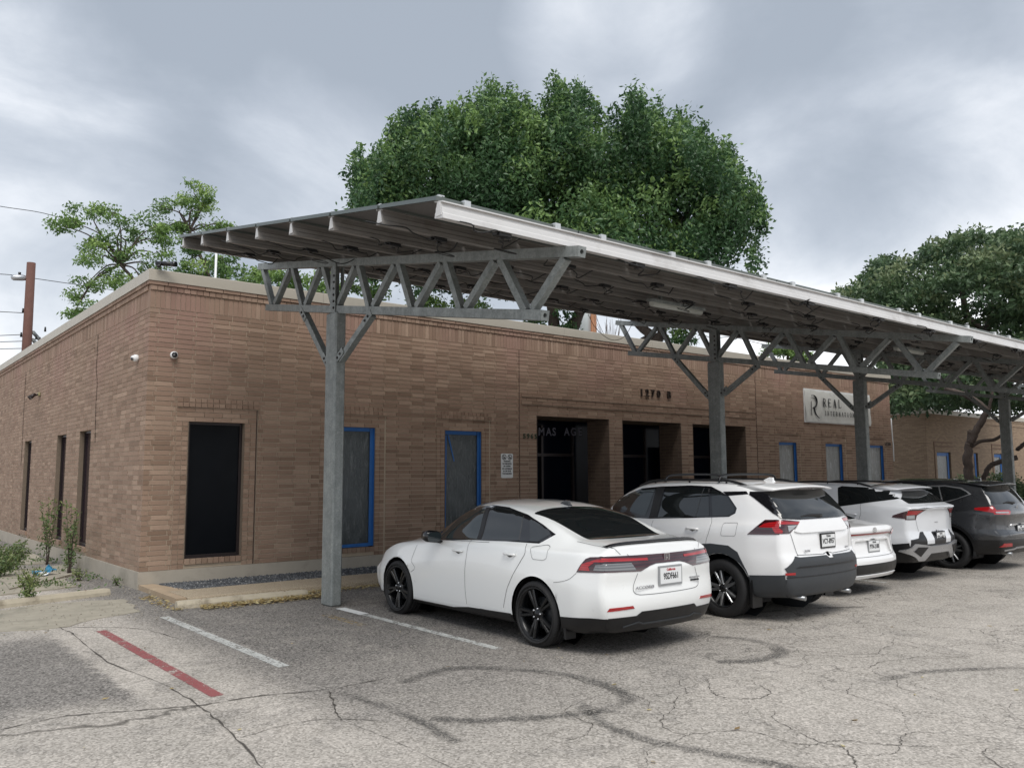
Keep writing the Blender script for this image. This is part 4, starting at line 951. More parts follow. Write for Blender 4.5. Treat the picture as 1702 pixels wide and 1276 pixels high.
        if state: text('plate_state',state,.034,(x,yy-.011,z+h/2-.024),scol or ink_red,o,.002,.0006)
        if extra: text('plate_frame_text',extra,.022,(x,yy-.0095,z-h/2-.006),ink_black,o,.002,.0004)
        return o
    def badge(s,txt,x,z,size=.04,mat=None,sx=1.25):
        yb=min(s.hit('B',x+d,z)[0].y for d in (-size*len(txt)*.4*sx,0,size*len(txt)*.4*sx)); return text('badge',txt,size,(x,yb-.005,z),mat or chrome,s.root,.005,.0012,1.1,sx)
    def wheels(s,style,Rt,Rr,w,ys_,inset=.02,rimmat=None):
        global WH
        key=(style,Rt,Rr)
        if key not in WH:
            t=MB(); h=w/2; pr=[(Rr-.005,-h+.022),(Rr+.012,-h+.004),(Rr+.035,-h-.002),(Rt-.05,-h-.006),(Rt-.022,-h+.006),(Rt-.006,-h+.022),(Rt,-h+.040)]
            for g_ in (-.045,0,.045): pr+=[(Rt,g_-.006),(Rt-.009,g_-.005),(Rt-.009,g_+.005),(Rt,g_+.006)]
            pr+=[(a,-b) for a,b in pr[6::-1]]; t.lathe(pr,48); 
            for k in range(60):
                a=2*PI*k/60
                for sg in (-1,1):
                    p=Vector((sg*(h-.022),(Rt-.004)*math.cos(a),(Rt-.004)*math.sin(a))); t.bar(p,p+Vector((-sg*.035,-.012*math.sin(a),.012*math.cos(a))),.010,.006,up=(0,math.cos(a),math.sin(a)))
            te=t.build('wheel',rubber); tm=te.data; bpy.data.objects.remove(te)
            r=MB(); r.lathe([(Rr-.002,-h+.010),(Rr+.006,-h+.004),(Rr+.010,-h+.012),(Rr-.006,-h+.022),(Rr-.016,-h+.035),(Rr-.03,h*.2),(Rr-.03,h)],48)
            r.lathe([(0,h*.1),(Rr*.62,h*.1),(Rr*.62,h*.16),(0,h*.16)],32,'x',2)        # brake disc
            n=5
            for k in range(n):
                a0=2*PI*k/n+PI/2
                def sp(a,b,wi,wo,x0,x1,th,mi):
                    """spoke from radius a to b; widths; axial positions"""
                    V=[]
                    for rad,wd,x in ((a,wi,x0),((a+b)/2,(wi+wo)/2,(x0+x1)/2-.004),(b,wo,x1)):
                        for sd,dx in ((-1,.012),(-.55,0),(.55,0),(1,.012),(1,th),(-1,th)):
                            yy,zz=rad,sd*wd/2; V.append((x+dx,yy*math.cos(ang_)-zz*math.sin(ang_),yy*math.sin(ang_)+zz*math.cos(ang_)))
                    F=[(i*6+j,i*6+(j+1)%6,(i+1)*6+(j+1)%6,(i+1)*6+j) for i in range(2) for j in range(6)]+[(0,1,2,3,4,5),(17,16,15,14,13,12)]; r.add(V,F,mi)
                if style=='split':
                    for da in (-.13,.13): ang_=a0+da; sp(.06,Rr-.012,.036,.040,-h+.035,-h+.016,.05,0)
                    ang_=a0; sp(.05,Rr*.55,.06,.05,-h+.045,-h+.04,.03,0)
                elif style=='five':
                    ang_=a0; sp(.05,Rr-.012,.075,.105,-h+.032,-h+.014,.05,0); ang_=a0+.0; sp(.09,Rr-.03,.012,.03,-h+.026,-h+.010,.01,2)
                else:
                    for da in (-.2,.2): ang_=a0+da; sp(.05,Rr-.012,.045,.03,-h+.03,-h+.012,.05,1)
                    ang_=a0; sp(.05,Rr-.02,.05,.03,-h+.04,-h+.03,.04,0)
            r.lathe([(0,-h+.022),(.026,-h+.022),(.032,-h+.030),(.075,-h+.040),(.078,-h+.08)],24)
            for k in range(5):
                a=2*PI*k/5+PI/2+.6; r.lathe([(0,-h+.024),(.009,-h+.024),(.010,-h+.04)],8,'x',3,True,(0,.055*math.cos(a),.055*math.sin(a)))
            re_=r.build('rim',[rim_black if style!='mix' else rim_black,rim_silver,plastic_grey,satin]); rm=re_.data; bpy.data.objects.remove(re_)
            WH[key]=(tm,rm,h)
        tm,rm,h=WH[key]
        for y in ys_:
            for sg in (-1,1):
                o=link('wheel',tm,s.root,(sg*(s.W/2-h-inset),y,Rt-.004),(0,0,0 if sg<0 else PI)); link('rim',rm,o)
                o.rotation_euler=(random.uniform(0,1.2) if sg<0 else -random.uniform(0,1.2),0,0 if sg<0 else PI)
        return
WH={}
gap_mat=simple('shut_line',(.05,.052,.055),.6)
def emblem_toyota(c,x,z,s=.05):
    l,n,_=c.hit('B',x,z); m=MB(); y=l.y-.008
    def ell(rx,rz,dz,w):
        V=[];N=24
        for k in range(N):
            a=2*PI*k/N
            for q in (-w/2,w/2): V.append((x+(rx+q)*math.cos(a),y-(.0 if w else 0),z+dz+(rz+q)*math.sin(a)))
        m.add(V,[(2*k,2*k+1,(2*k+3)%(2*N),(2*k+2)%(2*N)) for k in range(N)])
    ell(s*1.25,s*.85,0,.010); y-=.001; ell(s*.42,s*.82,0,.009); y-=.001; ell(s*.92,s*.36,s*.42,.009); return m.build('emblem',chrome,c.root)
def fin(c,y,mat,x=0,k=1):
    l,n,_=c.hit('T',x,y); z=l.z; m=MB(); P=[(y-.02*k,z-.01),(y-.015*k,z+.05*k),(y+.03*k,z+.055*k),(y+.09*k,z+.03*k),(y+.16*k,z-.01)]
    m.prism(P,'x',x-.018,x+.018); m.prism([(y-.03*k,z-.01),(y-.02,z+.012),(y+.15*k,z+.005),(y+.18*k,z-.01)],'x',x-.032,x+.032); m.build('antenna_fin',mat,c.root)
def handle(c,p,mat,sg,parent):
    y,z=p; l,n,_=c.hit('L' if sg<0 else 'R',y,z); x=l.x; m=MB()
    P=[Vector((x+sg*.004,y-.095,z)),Vector((x+sg*.030,y-.07,z+.004)),Vector((x+sg*.036,y,z+.006)),Vector((x+sg*.030,y+.07,z+.008)),Vector((x+sg*.004,y+.095,z+.008))]
    m.tube(smooth_pts(P,4),[.006]+[.014]*15+[.006],8); o=m.build('door_handle',mat,parent)
    m=MB(); m.tube([(x+sg*.001,y-.05,z-.018),(x+sg*.004,y,z-.022),(x+sg*.001,y+.05,z-.014)],[.004,.010,.004],8); m.build('handle_recess',gap_mat,parent)
def handles(c,pts,mat,mirror=True):
    for (y,z) in pts:
        for sg in ((-1,1) if mirror else (-1,)):
            l,n,_=c.hit('L' if sg<0 else 'R',y,z)
            m=MB(); V=[]; x=l.x
            P=[Vector((x+sg*.004,y-.095,z)),Vector((x+sg*.030,y-.07,z+.004)),Vector((x+sg*.036,y,z+.006)),Vector((x+sg*.030,y+.07,z+.008)),Vector((x+sg*.004,y+.095,z+.008))]
            m.tube(smooth_pts(P,4),[.006]+[.013]*15+[.006],8); m.build('door_handle',mat,c.root)
def mirror_unit(c,y,z,mat,glassm):
    for sg in (-1,1):
        l,n,_=c.hit('L' if sg<0 else 'R',y,z-.06); x=l.x; m=MB()
        N=14; V=[];F=[]; rows=[(-.075,.45),(-.07,.9),(-.02,1.0),(.06,.86),(.11,.5),(.125,.1)]
        cx_,cz_=x+sg*.155,z+.02
        for dy,k in rows:
            for j in range(N):
                a=2*PI*j/N; ca,sa=math.cos(a),math.sin(a); e=lambda t:math.copysign(abs(t)**.7,t); V.append((cx_+e(ca)*.115*k,y+dy,cz_+e(sa)*.075*k+(.01 if ca*sg>0 else 0)))
        for i in range(len(rows)-1):
            for j in range(N): F.append((i*N+j,i*N+(j+1)%N,(i+1)*N+(j+1)%N,(i+1)*N+j))
        F+=[tuple(range(N)),tuple(range(len(V)-1,len(V)-N-1,-1))]; m.add(V,F,0,True); m.tube([(x-sg*.05,y+.02,z-.06),(x+sg*.08,y+.02,z-.03)],.022,8)
        o=m.build('wing_mirror',mat,c.root); m=MB(); V=[(cx_+math.copysign(abs(math.cos(a))**.7,math.cos(a))*.098,y-.080,cz_+math.copysign(abs(math.sin(a))**.7,math.sin(a))*.060) for a in [2*PI*j/16 for j in range(16)]]
        m.add(V,[tuple(range(16))]); m.build('mirror_glass',glassm,o)
def mudflap(c,y,z0,z1,w=.20):
    for sg in (-1,1):
        x=sg*(c.W/2-.12); m=MB(); m.prism([(y-.012,z0),(y+.012,z0+.01),(y+.03,z1),(y-.02,z1)],'x',x-w/2,x+w/2); m.build('mud_flap',plastic_black,c.root)
# ---------------------------------------------------------------- white saloon, nearest
acc=dict(W=1.862,L=4.80,paint=paint_white,re=.05,lr=.55,kb=.155,kf=.27,tr=.045,tf=.12,
 zb=[(0,.235),(.5,.20),(1.6,.175),(3.2,.17),(4.2,.18),(4.6,.22)],ws=[(0,.80),(.5,.885),(1.3,.90),(3.5,.895),(4.3,.86),(4.6,.80)],
 wm=[(0,.885),(.5,.925),(1,.931),(2.3,.925),(3.6,.925),(4.2,.90),(4.6,.82)],zm=[(0,.60),(1,.66),(3.5,.62),(4.6,.50)],
 wsh=[(0,.83),(.4,.865),(1,.885),(2,.89),(3,.885),(3.7,.86),(4.3,.80),(4.6,.72)],zs=[(0,.985),(.4,.99),(1,.985),(2.1,.965),(3.1,.935),(3.8,.885),(4.3,.75),(4.6,.58)],
 wr=[(0,.66),(.45,.68),(.8,.66),(1.3,.60),(1.9,.575),(2.4,.59),(2.75,.64),(2.98,.72),(3.2,.74),(4,.68),(4.6,.5)],
 zr=[(0,1.055),(.3,1.065),(.6,1.10),(.8,1.165),(1.1,1.275),(1.4,1.355),(1.8,1.412),(2.1,1.425),(2.35,1.405),(2.6,1.325),(2.8,1.215),(2.98,1.06),(3.15,.99),(3.6,.945),(4.1,.85),(4.4,.74),(4.6,.61)],
 zc=[(0,1.075),(.3,1.09),(.62,1.105),(.9,1.21),(1.2,1.33),(1.5,1.415),(1.85,1.462),(2.25,1.478),(2.6,1.455),(2.95,1.35),(3.3,1.14),(3.5,1.02),(3.9,.965),(4.2,.875),(4.45,.76),(4.6,.64)],
 rp=[(.2,.10),(.34,.035),(.5,.0),(.72,.02),(.82,.015),(.95,.055),(1.08,.085),(1.5,.09)],fp=[(.2,.06),(.45,0),(.65,.03),(.8,.12),(1.5,.2)],
 arch=[(1.045,.335,.385),(3.78,.335,.385)],low=[(0,.368),(.35,.362),(.62,.345),(1.4,.27),(3.4,.24),(4.6,.24)])
c=Car('parked_car','white saloon with black wheels and California plate, nearest parked car',5.78,5.715,acc)
c1=c
G=[(2.90,.99),(2.02,1.028),(1.55,1.040),(.98,1.042),(.79,1.155),(.90,1.205),(1.12,1.287),(1.40,1.348),(1.78,1.412),(2.1,1.428),(2.33,1.405),(2.59,1.325),(2.79,1.213),(2.97,1.04)]
gpx=c.px(Q(700,830,7.0875,(165,470),(590,478),(1000,490),(1390,517),(1588,410),(1440,295),(1262,178),(1040,92),(850,64),(700,80),(500,155),(330,265),(145,425)),'L')
c.part('window_trim',gloss_black,[('L',gpx)],.0035,mirror=True)
c.part('front_door_glass',glass_front,[('L',c.px(Q(700,830,7.0875,(215,455),(685,468),(790,120),(690,105),(505,178),(345,285),(235,385)),'L'))],.007,mirror=True,r=.012)
c.part('rear_door_glass',glass_dark,[('L',c.px(Q(700,830,7.0875,(715,470),(1150,486),(1215,178),(1050,112),(865,88)),'L'))],.007,mirror=True,r=.012)
c.part('quarter_glass',glass_dark,[('L',c.px(Q(700,830,7.0875,(1285,492),(1380,498),(1530,410),(1420,310),(1285,215)),'L'))],.007,mirror=True,r=.012)
c.part('b_pillar_trim',plastic_black,[('L',c.px(Q(700,830,7.0875,(662,465),(705,468),(820,100),(775,95)),'L'))],.009,mirror=True)
rg=c.px([(906.5,849.5),(962,842.5),(1019,841.5),(1073,861),(1113,886.5),(1045,888.5),(976.8,893.5)],'T')
xs_=max(abs(rg[0][0]),abs(rg[2][0])); xb=max(abs(rg[4][0]),abs(rg[6][0])); yt=.5*(rg[0][1]+rg[2][1]); yb_=.5*(rg[4][1]+rg[6][1])
c.part('rear_window',glass_dark,[('T',[(-xs_,yt),(-xs_*.5,yt+.04),(0,yt+.05),(xs_*.5,yt+.04),(xs_,yt),(xb,yb_+.03),(xb*.5,yb_-.02),(0,yb_-.035),(-xb*.5,yb_-.02),(-xb,yb_+.03)])],.004,grid=.06,r=.02)
c.part('windscreen',glass_front,[('T',[(-.53,2.60),(0,2.66),(.53,2.60),(.67,2.92),(.45,3.22),(0,3.38),(-.45,3.22),(-.67,2.92)])],.004,grid=.06,r=.03)
print('ACC rear glass',xs_,xb,yt,yb_)
sillp=lambda pts: c.px(pts,'L')
P=c.px([(686.5,991.5),(779,1008),(845,1017.8)],'L')
c.part('sill_cladding',plastic_black,[('L',[(3.33,.175),(1.42,.175),(1.40,P[2][1]),(P[1][0],P[1][1]),(3.33,P[0][1])])],.006,mirror=True)
c.part('rear_valance',plastic_black,[('B',[(-.90,.24),(.90,.24),(.91,.386),(.46,.392),(.40,.43),(-.40,.43),(-.46,.392),(-.91,.386)]),('L',[(-.05,.24),(.63,.22),(.66,.356),(.3,.380),(-.05,.386)]),('R',[(-.05,.24),(.63,.22),(.66,.356),(.3,.380),(-.05,.386)])],.006)
c.part('valance_crease',plastic_grey,[('B',[(-.60,.30),(-.42,.335),(-.36,.315),(.36,.315),(.42,.335),(.60,.30),(.60,.288),(.42,.322),(.36,.300),(-.36,.300),(-.42,.322),(-.60,.288)])],.012)
lampL=c.px(Q(940,860,6.38,(115,577),(160,500),(215,437),(262,420),(480,415)),'L')
c.part('tail_light',lamp_dark,[('L',[lampL[0],lampL[1],lampL[2],(lampL[3][0],lampL[3][1]),(.0,.985),(.0,.83)]),('B',[(-.95,.83),(-.40,.818),(-.27,.862),(-.18,.878),(.18,.878),(.27,.862),(.40,.818),(.95,.83),(.95,.975),(0,.968),(-.95,.975)]),('R',[lampL[0],lampL[1],lampL[2],lampL[3],(.0,.985),(.0,.83)])],.006,grid=.03)
for sg,md in ((-1,'L'),(1,'R')):
    c.part('lamp_lens',lamp_red,[(md,[(.40,.835),(.37,.895),(.22,.945),(.10,.952),(.10,.925),(.24,.915),(.30,.87),(.28,.835)]),('B',[(sg*.80,.925),(sg*.80,.955),(sg*.28,.940),(sg*.28,.912)])],.010,grid=.03)
    c.part('lamp_lens',lamp_grey,[(md,[(.24,.838),(.22,.895),(.08,.905),(.08,.838)]),('B',[(sg*.86,.84),(sg*.86,.905),(sg*.50,.90),(sg*.46,.832)])],.010,grid=.03)
    c.part('reflector',lamp_red,[('B',[(sg*.80,.455),(sg*.50,.468),(sg*.52,.495),(sg*.78,.488)])],.006,grid=.04)
c.seam([('B',[(-.43,.818),(-.45,.90),(-.52,.985)]),('B',[(-.44,.80),(-.50,.66),(-.46,.60),(-.30,.588),(0,.585)]),('B',[(-.60,.985),(-.64,1.03),(-.66,1.06)])],.007)
c.seam([('T',[(-.66,.16),(-.69,.35),(-.72,.60)])],.007)
D1=c.px([(694,905),(684,930),(683,950),(684,967.8),(686,991)],'L'); D2=c.px([(784.6,897),(776,920),(773,943),(773,971),(776,1003)],'L'); D3=c.px([(876,903),(873,918),(865,933),(855,950),(848,965),(842.5,979.5),(837,1009)],'L')
c.seam([('L',D1),('L',D2),('L',D3),('L',[(2.9,.985),(2.4,.998),(1.9,1.01)])],.0065)
fp_=c.px(Q(700,830,7.0875,(1300,560),(1500,532),(1528,560),(1480,690),(1440,715),(1310,700)),'L'); c.seam([('L',rounded(fp_,.03)+[rounded(fp_,.03)[0]])],.005,mirror=False,name='fuel_flap')
c.seam([('L',c.px([(920,967.5),(932,966),(946,962),(958,952)],'L'))],.005)
hp=c.px([(762,915),(848,921)],'L')
def door(c,name,A,B,mat,hpt,zt=.985,zbm=.30):
    A=[p for p in A if p[1]>zbm]; B=[p for p in B if p[1]>zbm]; e=.006
    poly=[(p[0]-e,p[1]) for p in A]+[(A[-1][0]-e,zbm),(B[-1][0]+e,zbm)]+[(p[0]+e,p[1]) for p in B[::-1]]
    ch0=set(c.root.children); c.part(name,mat,[('L',poly)],.0022,mirror=True,grid=.05)
    ds=[o for o in c.root.children if o not in ch0]
    for o,sg in zip(ds,(-1,1)): handle(c,hpt,mat,sg,o)
door(c,'front_door',D1,D2,paint_white,hp[0]); door(c,'rear_door',D2,D3,paint_white,hp[1])
mirror_unit(c,2.82,1.015,gloss_black,glass_front)
fin(c,1.50,gloss_black,0,1.1)
m=MB(); xs2=[-.69+1.38*k/24 for k in range(25)]; V=[]
for x in xs2:
    l,n,_=c.hit('T',x,.145+.10*(abs(x)/.7)**2.4); e=(1-(abs(x)/.70)**6)
    for dy,dz in ((.05,.003),(0,.018+.012*e),(-.035,.030*e+.004),(-.040,.018*e),(-.01,.0)): V.append((x,l.y+dy,l.z+dz))
m.add(V,[(i*5+j,i*5+(j+1)%5,(i+1)*5+(j+1)%5,(i+1)*5+j) for i in range(24) for j in range(5)],0,True); m.build('boot_spoiler',gloss_black,c.root)
c.plate(.015,.752,'9SDF661',plate_grey,state='California',extra='SPITZER METRO'[:0],w=.33,h=.165)
l,n,_=c.hit('B',0,.925); y=l.y-.012; m=MB()
for (a,b,d,e_) in ((-.040,-.030,-.048,.048),(.030,.040,-.048,.048),(-.030,.030,-.048,-.040),(-.030,.030,.040,.048),(-.017,-.008,-.036,.036),(.008,.017,-.036,.036),(-.008,.008,-.005,.005)): m.box(a,b,y-.004,y,.925+d,.925+e_)
m.build('emblem',chrome,c.root)
c.badge('ACCORD',-.36,.660,.040,satin,1.5); c.badge('TOURING',.42,.700,.022,satin,1.5); c.badge('HYBRID',.42,.672,.024,ink_black,1.5)
c.wheels('split',.337,.262,.235,(1.045,3.78),.006); mudflap(c,.63,.13,.36,.14)
# ---------------------------------------------------------------- white estate-style crossover with grey cladding
def suv(**k):
    S=dict(W=1.855,L=4.45,paint=paint_white2,re=.05,lr=1.0,kb=.15,kf=.30,tr=.05,tf=.10,
    zb=[(0,.30),(.4,.27),(1.2,.22),(3.2,.22),(4.45,.28)],ws=[(0,.78),(.45,.87),(1.3,.89),(3.4,.89),(4.45,.80)],
    wm=[(0,.86),(.5,.915),(1,.9275),(2.3,.92),(3.4,.92),(4.1,.90),(4.45,.84)],zm=[(0,.66),(1,.74),(3.5,.72),(4.45,.62)],
    wsh=[(0,.84),(.5,.88),(1,.885),(2,.885),(3,.88),(3.6,.86),(4.2,.82),(4.45,.74)],zs=[(0,1.13),(.5,1.13),(1,1.10),(2,1.085),(3,1.07),(3.6,1.03),(4.2,.96),(4.45,.84)],
    wr=[(0,.62),(.5,.65),(1.2,.665),(2.2,.665),(2.6,.68),(2.95,.74),(3.15,.78),(3.8,.74),(4.45,.6)],
    zr=[(0,1.585),(.5,1.605),(1.2,1.63),(2.0,1.632),(2.4,1.605),(2.7,1.50),(2.95,1.33),(3.12,1.15),(3.35,1.10),(3.9,1.05),(4.45,.90)],
    zc=[(0,1.635),(.5,1.66),(1.2,1.69),(1.9,1.70),(2.4,1.675),(2.7,1.60),(3.0,1.42),(3.3,1.20),(3.5,1.12),(4.0,1.06),(4.45,.93)],
    rp=[(.25,.12),(.36,.03),(.5,0),(.74,0),(.80,.035),(1.0,.055),(1.20,.09),(1.26,.115),(1.45,.27),(1.58,.40),(1.70,.50)],fp=[(.2,.05),(.5,0),(.8,.03),(1.0,.12),(1.6,.2)],
    arch=[(.95,.36,.42),(3.50,.36,.42)],low=[(0,.53),(.55,.53),(.62,.50),(1.3,.40),(3.2,.40),(4.45,.50)],lowmat=plastic_grey); S.update(k); return S
c=Car('parked_car','white crossover with grey plastic cladding and black roof rails, second car from the left',8.72,5.66,suv())
c2=c
k2=lambda *p:Q(1000,780,7.0875,*p); k1=lambda *p:Q(1180,760,7.0875,*p); k4=lambda *p:Q(1000,760,3.958,*p)
W0=c.px(k2((560,578),(1040,570),(1500,556),(1575,515),(1593,455),(1500,315),(1400,255),(1290,198),(1050,188),(700,200),(480,222),(330,282),(200,352),(110,412)),'L'); W0=[(2.9,W0[0][1]+.0)]+W0
c.part('window_trim',gloss_black,[('L',W0)],.0035,mirror=True)
c.part('quarter_glass',glass_dark,[('L',c.px(k2((1308,548),(1490,542),(1560,505),(1575,460),(1490,330),(1400,275),(1300,225)),'L'))],.007,mirror=True,r=.02)
c.part('rear_door_glass',glass_dark,[('L',c.px(k2((665,562),(1270,550),(1270,218),(765,222)),'L'))],.007,mirror=True,r=.012)
c.part('front_door_glass',glass_front,[('L',c.px(k2((515,548),(640,225),(480,245),(340,302),(215,368),(140,410),(300,480)),'L'))],.007,mirror=True,r=.012)
c.part('b_pillar_trim',plastic_black,[('L',c.px(k2((560,572),(650,572),(750,215),(655,215)),'L'))],.009,mirror=True)
c.seam([('L',c.px(k2((1110,555),(1160,380),(1215,215)),'L'))],.012,.0085,'window_divider')
c.seam([('L',c.px(k2((1298,555),(1292,640),(1262,740),(1235,820),(1228,885)),'L')),('L',[(2.10,1.14),(2.10,1.0),(2.12,.6),(2.10,.40)]),('L',[(3.02,1.08),(3.0,.8),(2.98,.40)])],.0065)
fp_=c.px(k1((165,770),(335,770),(300,925),(125,920)),'L'); fr=rounded(fp_,.03); c.seam([('L',fr+[fr[0]])],.005,mirror=False,name='fuel_flap')
hp=c.px(k2((1115,700)),'L'); door(c,'rear_door',[(2.10,1.12),(2.10,1.0),(2.12,.6),(2.10,.44)],[(1.13,1.20),(1.14,1.10),(1.20,.98),(1.28,.93)]+[(1.44,.80),(1.47,.60),(1.48,.44)],paint_white2,(hp[0][0]+.06,hp[0][1]),zbm=.44); door(c,'front_door',[(3.01,1.06),(3.0,.8),(2.98,.44)],[(2.10,1.12),(2.10,1.0),(2.12,.6),(2.10,.44)],paint_white2,(hp[0][0]+1.07,hp[0][1]-.02),zbm=.44)
c.part('rear_pillar_trim',gloss_black,[('L',c.px(k1((155,403),(430,398),(455,433),(205,452)),'L'))],.004,mirror=True)
gl=[(-.80,1.235),(-.70,1.42),(-.60,1.555),(.60,1.555),(.70,1.42),(.80,1.235),(.4,1.222),(-.4,1.222)]
tp=c.px(k1((825,724),(745,660),(640,575),(545,500),(462,440),(470,404)),'B'); tp=[(-abs(a),b) for a,b in tp]
c.thr=.1; c.part('tailgate_trim',gloss_black,[('B',tp+[(-a,b) for a,b in tp[::-1]]+[(.45,1.212),(-.45,1.212)])],.008,grid=.022); c.thr=.34
c.part('rear_window',glass_dark,[('B',gl)],.013,r=.04,grid=.03)
sp=MB(); V=[]; N=20
for k in range(N+1):
    x=-.665+1.33*k/N; q=(abs(x)/.665); y0_=.52; yt_=.22+.10*q**2.5; zt_=1.648-.035*q**2
    for (y,z) in ((.85,1.655-.03*q**2),(.55,1.655-.035*q**2),(yt_+.03,zt_-.028),(yt_,zt_-.040),(yt_+.02,zt_-.058),(.55,1.585-.02*q)): V.append((x,y,z))
sp.add(V,[(i*6+j,i*6+(j+1)%6,(i+1)*6+(j+1)%6,(i+1)*6+j) for i in range(N) for j in range(6)]+[(0,1,2,3,4,5),tuple(N*6+j for j in (5,4,3,2,1,0))],0,True); sp.build('roof_spoiler',paint_white2,c.root)
m=MB(); m.box(-.16,.16,.300,.305,1.565,1.58); m.build('brake_light',lamp_dark,c.root)
lb=c.px(k1((440,905),(560,805),(650,735)),'L')
c.part('tail_light',lamp_dark,[('L',[lb[0],lb[1],lb[2],(.0,1.225),(.0,1.05)]),('B',[(-.95,1.05),(-.66,1.055),(-.60,1.10),(-.50,1.125),(-.44,1.165),(-.44,1.19),(-.50,1.195),(-.72,1.218),(-.95,1.225)])],.007,mirror=True,grid=.03)
for sg,md in ((-1,'L'),(1,'R')):
    c.part('lamp_lens',lamp_red,[(md,[(.42,1.125),(.36,1.165),(.20,1.20),(.10,1.205),(.10,1.11),(.15,1.062),(.22,1.062),(.26,1.125)]),('B',[(sg*.88,1.16),(sg*.88,1.205),(sg*.46,1.186),(sg*.47,1.155),(sg*.66,1.16)])],.012,grid=.03)
    c.part('lamp_lens',lamp_clear,[('B',[(sg*.68,1.075),(sg*.68,1.145),(sg*.53,1.15),(sg*.60,1.11)])],.013,grid=.03)
def clad(c,mat,ya,za,R0,R1,y_lim):
    arc=[(ya+R1*math.cos(a),za+R1*math.sin(a)) for a in [math.radians(k) for k in range(-22,203,9)]]; inn=[(ya+(R0)*math.cos(a),za+(R0)*math.sin(a)) for a in [math.radians(k) for k in range(202,-23,-9)]]
    c.part('arch_cladding',mat,[('L',arc+inn)],.010,mirror=True)
c.part('arch_cladding',plastic_grey,[('L',[(1.46,.30),(1.44,.70),(1.30,.875),(1.10,.895),(.83,.885),(.695,.815),(.575,.60),(.50,.42),(.52,.40),(.541,.514),(.594,.612),(.665,.685)]+[(.95+.425*math.cos(a),.36+.425*math.sin(a)) for a in [math.radians(k) for k in (120,105,90,75,60,45,30,15,0,-8)]])],.012,mirror=True)
c.part('arch_cladding',plastic_grey,[('L',[(4.02,.40),(3.98,.70),(3.86,.86),(3.15,.86),(3.02,.66),(2.99,.30)]+[(3.50+.425*math.cos(a),.36+.425*math.sin(a)) for a in [math.radians(k) for k in (-170,-180,165,150,135,120,105,90,75,60,45,30,15,0)]])],.012,mirror=True)
c.part('sill_cladding',plastic_grey,[('L',[(1.42,.24),(3.04,.24),(3.04,.42),(1.44,.42)])],.012,mirror=True)
c.part('rear_bumper_cladding',plastic_grey,[('B',[(-.90,.30),(.90,.30),(.92,.575),(.88,.60),(.72,.715),(.64,.785),(.58,.77),(-.58,.77),(-.64,.785),(-.72,.715),(-.88,.60),(-.92,.575)]),('L',[(-.05,.32),(.50,.30),(.54,.55),(.20,.57),(-.05,.60)]),('R',[(-.05,.32),(.50,.30),(.54,.55),(.20,.57),(-.05,.60)])],.010)
c.part('bumper_step',plastic_black,[('B',[(-.66,.652),(.66,.652),(.60,.668),(-.60,.668)]),('B',[(-.88,.545),(.88,.545),(.88,.552),(-.88,.552)])],.016)
for sg in (-1,1): c.part('reflector',lamp_red,[('B',[(sg*.84,.575),(sg*.68,.575),(sg*.68,.602),(sg*.84,.602)])],.018)
c.seam([('B',[(-.655,1.05),(-.63,.95),(-.60,.84),(-.58,.79)]),('B',[(-.60,.80),(0,.785)])],.008,.006)
c.part('tailgate_bar',paint_white2,[('B',[(-.46,1.20),(.46,1.20),(.60,1.075),(.50,1.055),(-.50,1.055),(-.60,1.075)])],.020,r=.02)
emblem_toyota(c,.03,1.118,.046); c.plate(.03,.945,'VCY-8957',plastic_black,state='TEXAS',scol=ink_black,w=.305,h=.155)
c.badge('RAV4',-.42,.842,.034,satin,1.4); c.badge('XLE',.50,.842,.028,satin,1.4)
m=MB(); l,n,_=c.hit('B',-.02,1.255); m.tube(smooth_pts([(-.02,l.y-.03,1.252),(-.25,l.y-.012,1.262),(-.42,l.y+.0,1.250)],4),[.020,.020,.016,.016,.014,.012,.010,.008,.006],8); m.build('rear_wiper',plastic_black,c.root)
def rails(c,xr,y0,y1,mat,hgt=.05,r=.017,tall=False):
    for sg in (-1,1):
        P=[]
        for k in range(13):
            y=y0+(y1-y0)*k/12; l,n,_=c.hit('T',sg*xr,y); e=min(1,min(k,12-k)/2.0); P.append((sg*xr,y,l.z+hgt*e+.004))
        m=MB(); m.tube(smooth_pts(P,3),r,8)
        for k in (2,6,10): m.tube([P[k],(P[k][0],P[k][1],P[k][2]-hgt)],r*.8,6)
        m.build('roof_rail',mat,c.root)
rails(c,.615,.75,2.55,plastic_black,.035)
# raised crossbars as on the photographed rack
m=MB()
for y in (1.15,2.05):
    P=[(-.64,y,1.66),(-.60,y,1.73),(-.45,y,1.755),(0,y,1.762),(.45,y,1.755),(.60,y,1.73),(.64,y,1.66)]; m.tube(smooth_pts(P,4),.016,8)
m.build('roof_crossbar',plastic_black,c.root)
fin(c,.78,paint_white2,0,1.0)
c.part('windscreen',glass_front,[('T',[(-.58,2.50),(0,2.56),(.58,2.50),(.72,2.95),(.45,3.15),(0,3.28),(-.45,3.15),(-.72,2.95)])],.004,grid=.07,r=.03)
mirror_unit(c,2.86,1.14,paint_white2,glass_front)
c.wheels('mix',.357,.228,.23,(.95,3.50),.0); mudflap(c,.52,.16,.50,.20)
for x in (-.50,.52): MB().tube([(x,.35,.30),(x,.05,.285)],.027,14).build('exhaust_pipe',rim_silver,c.root)
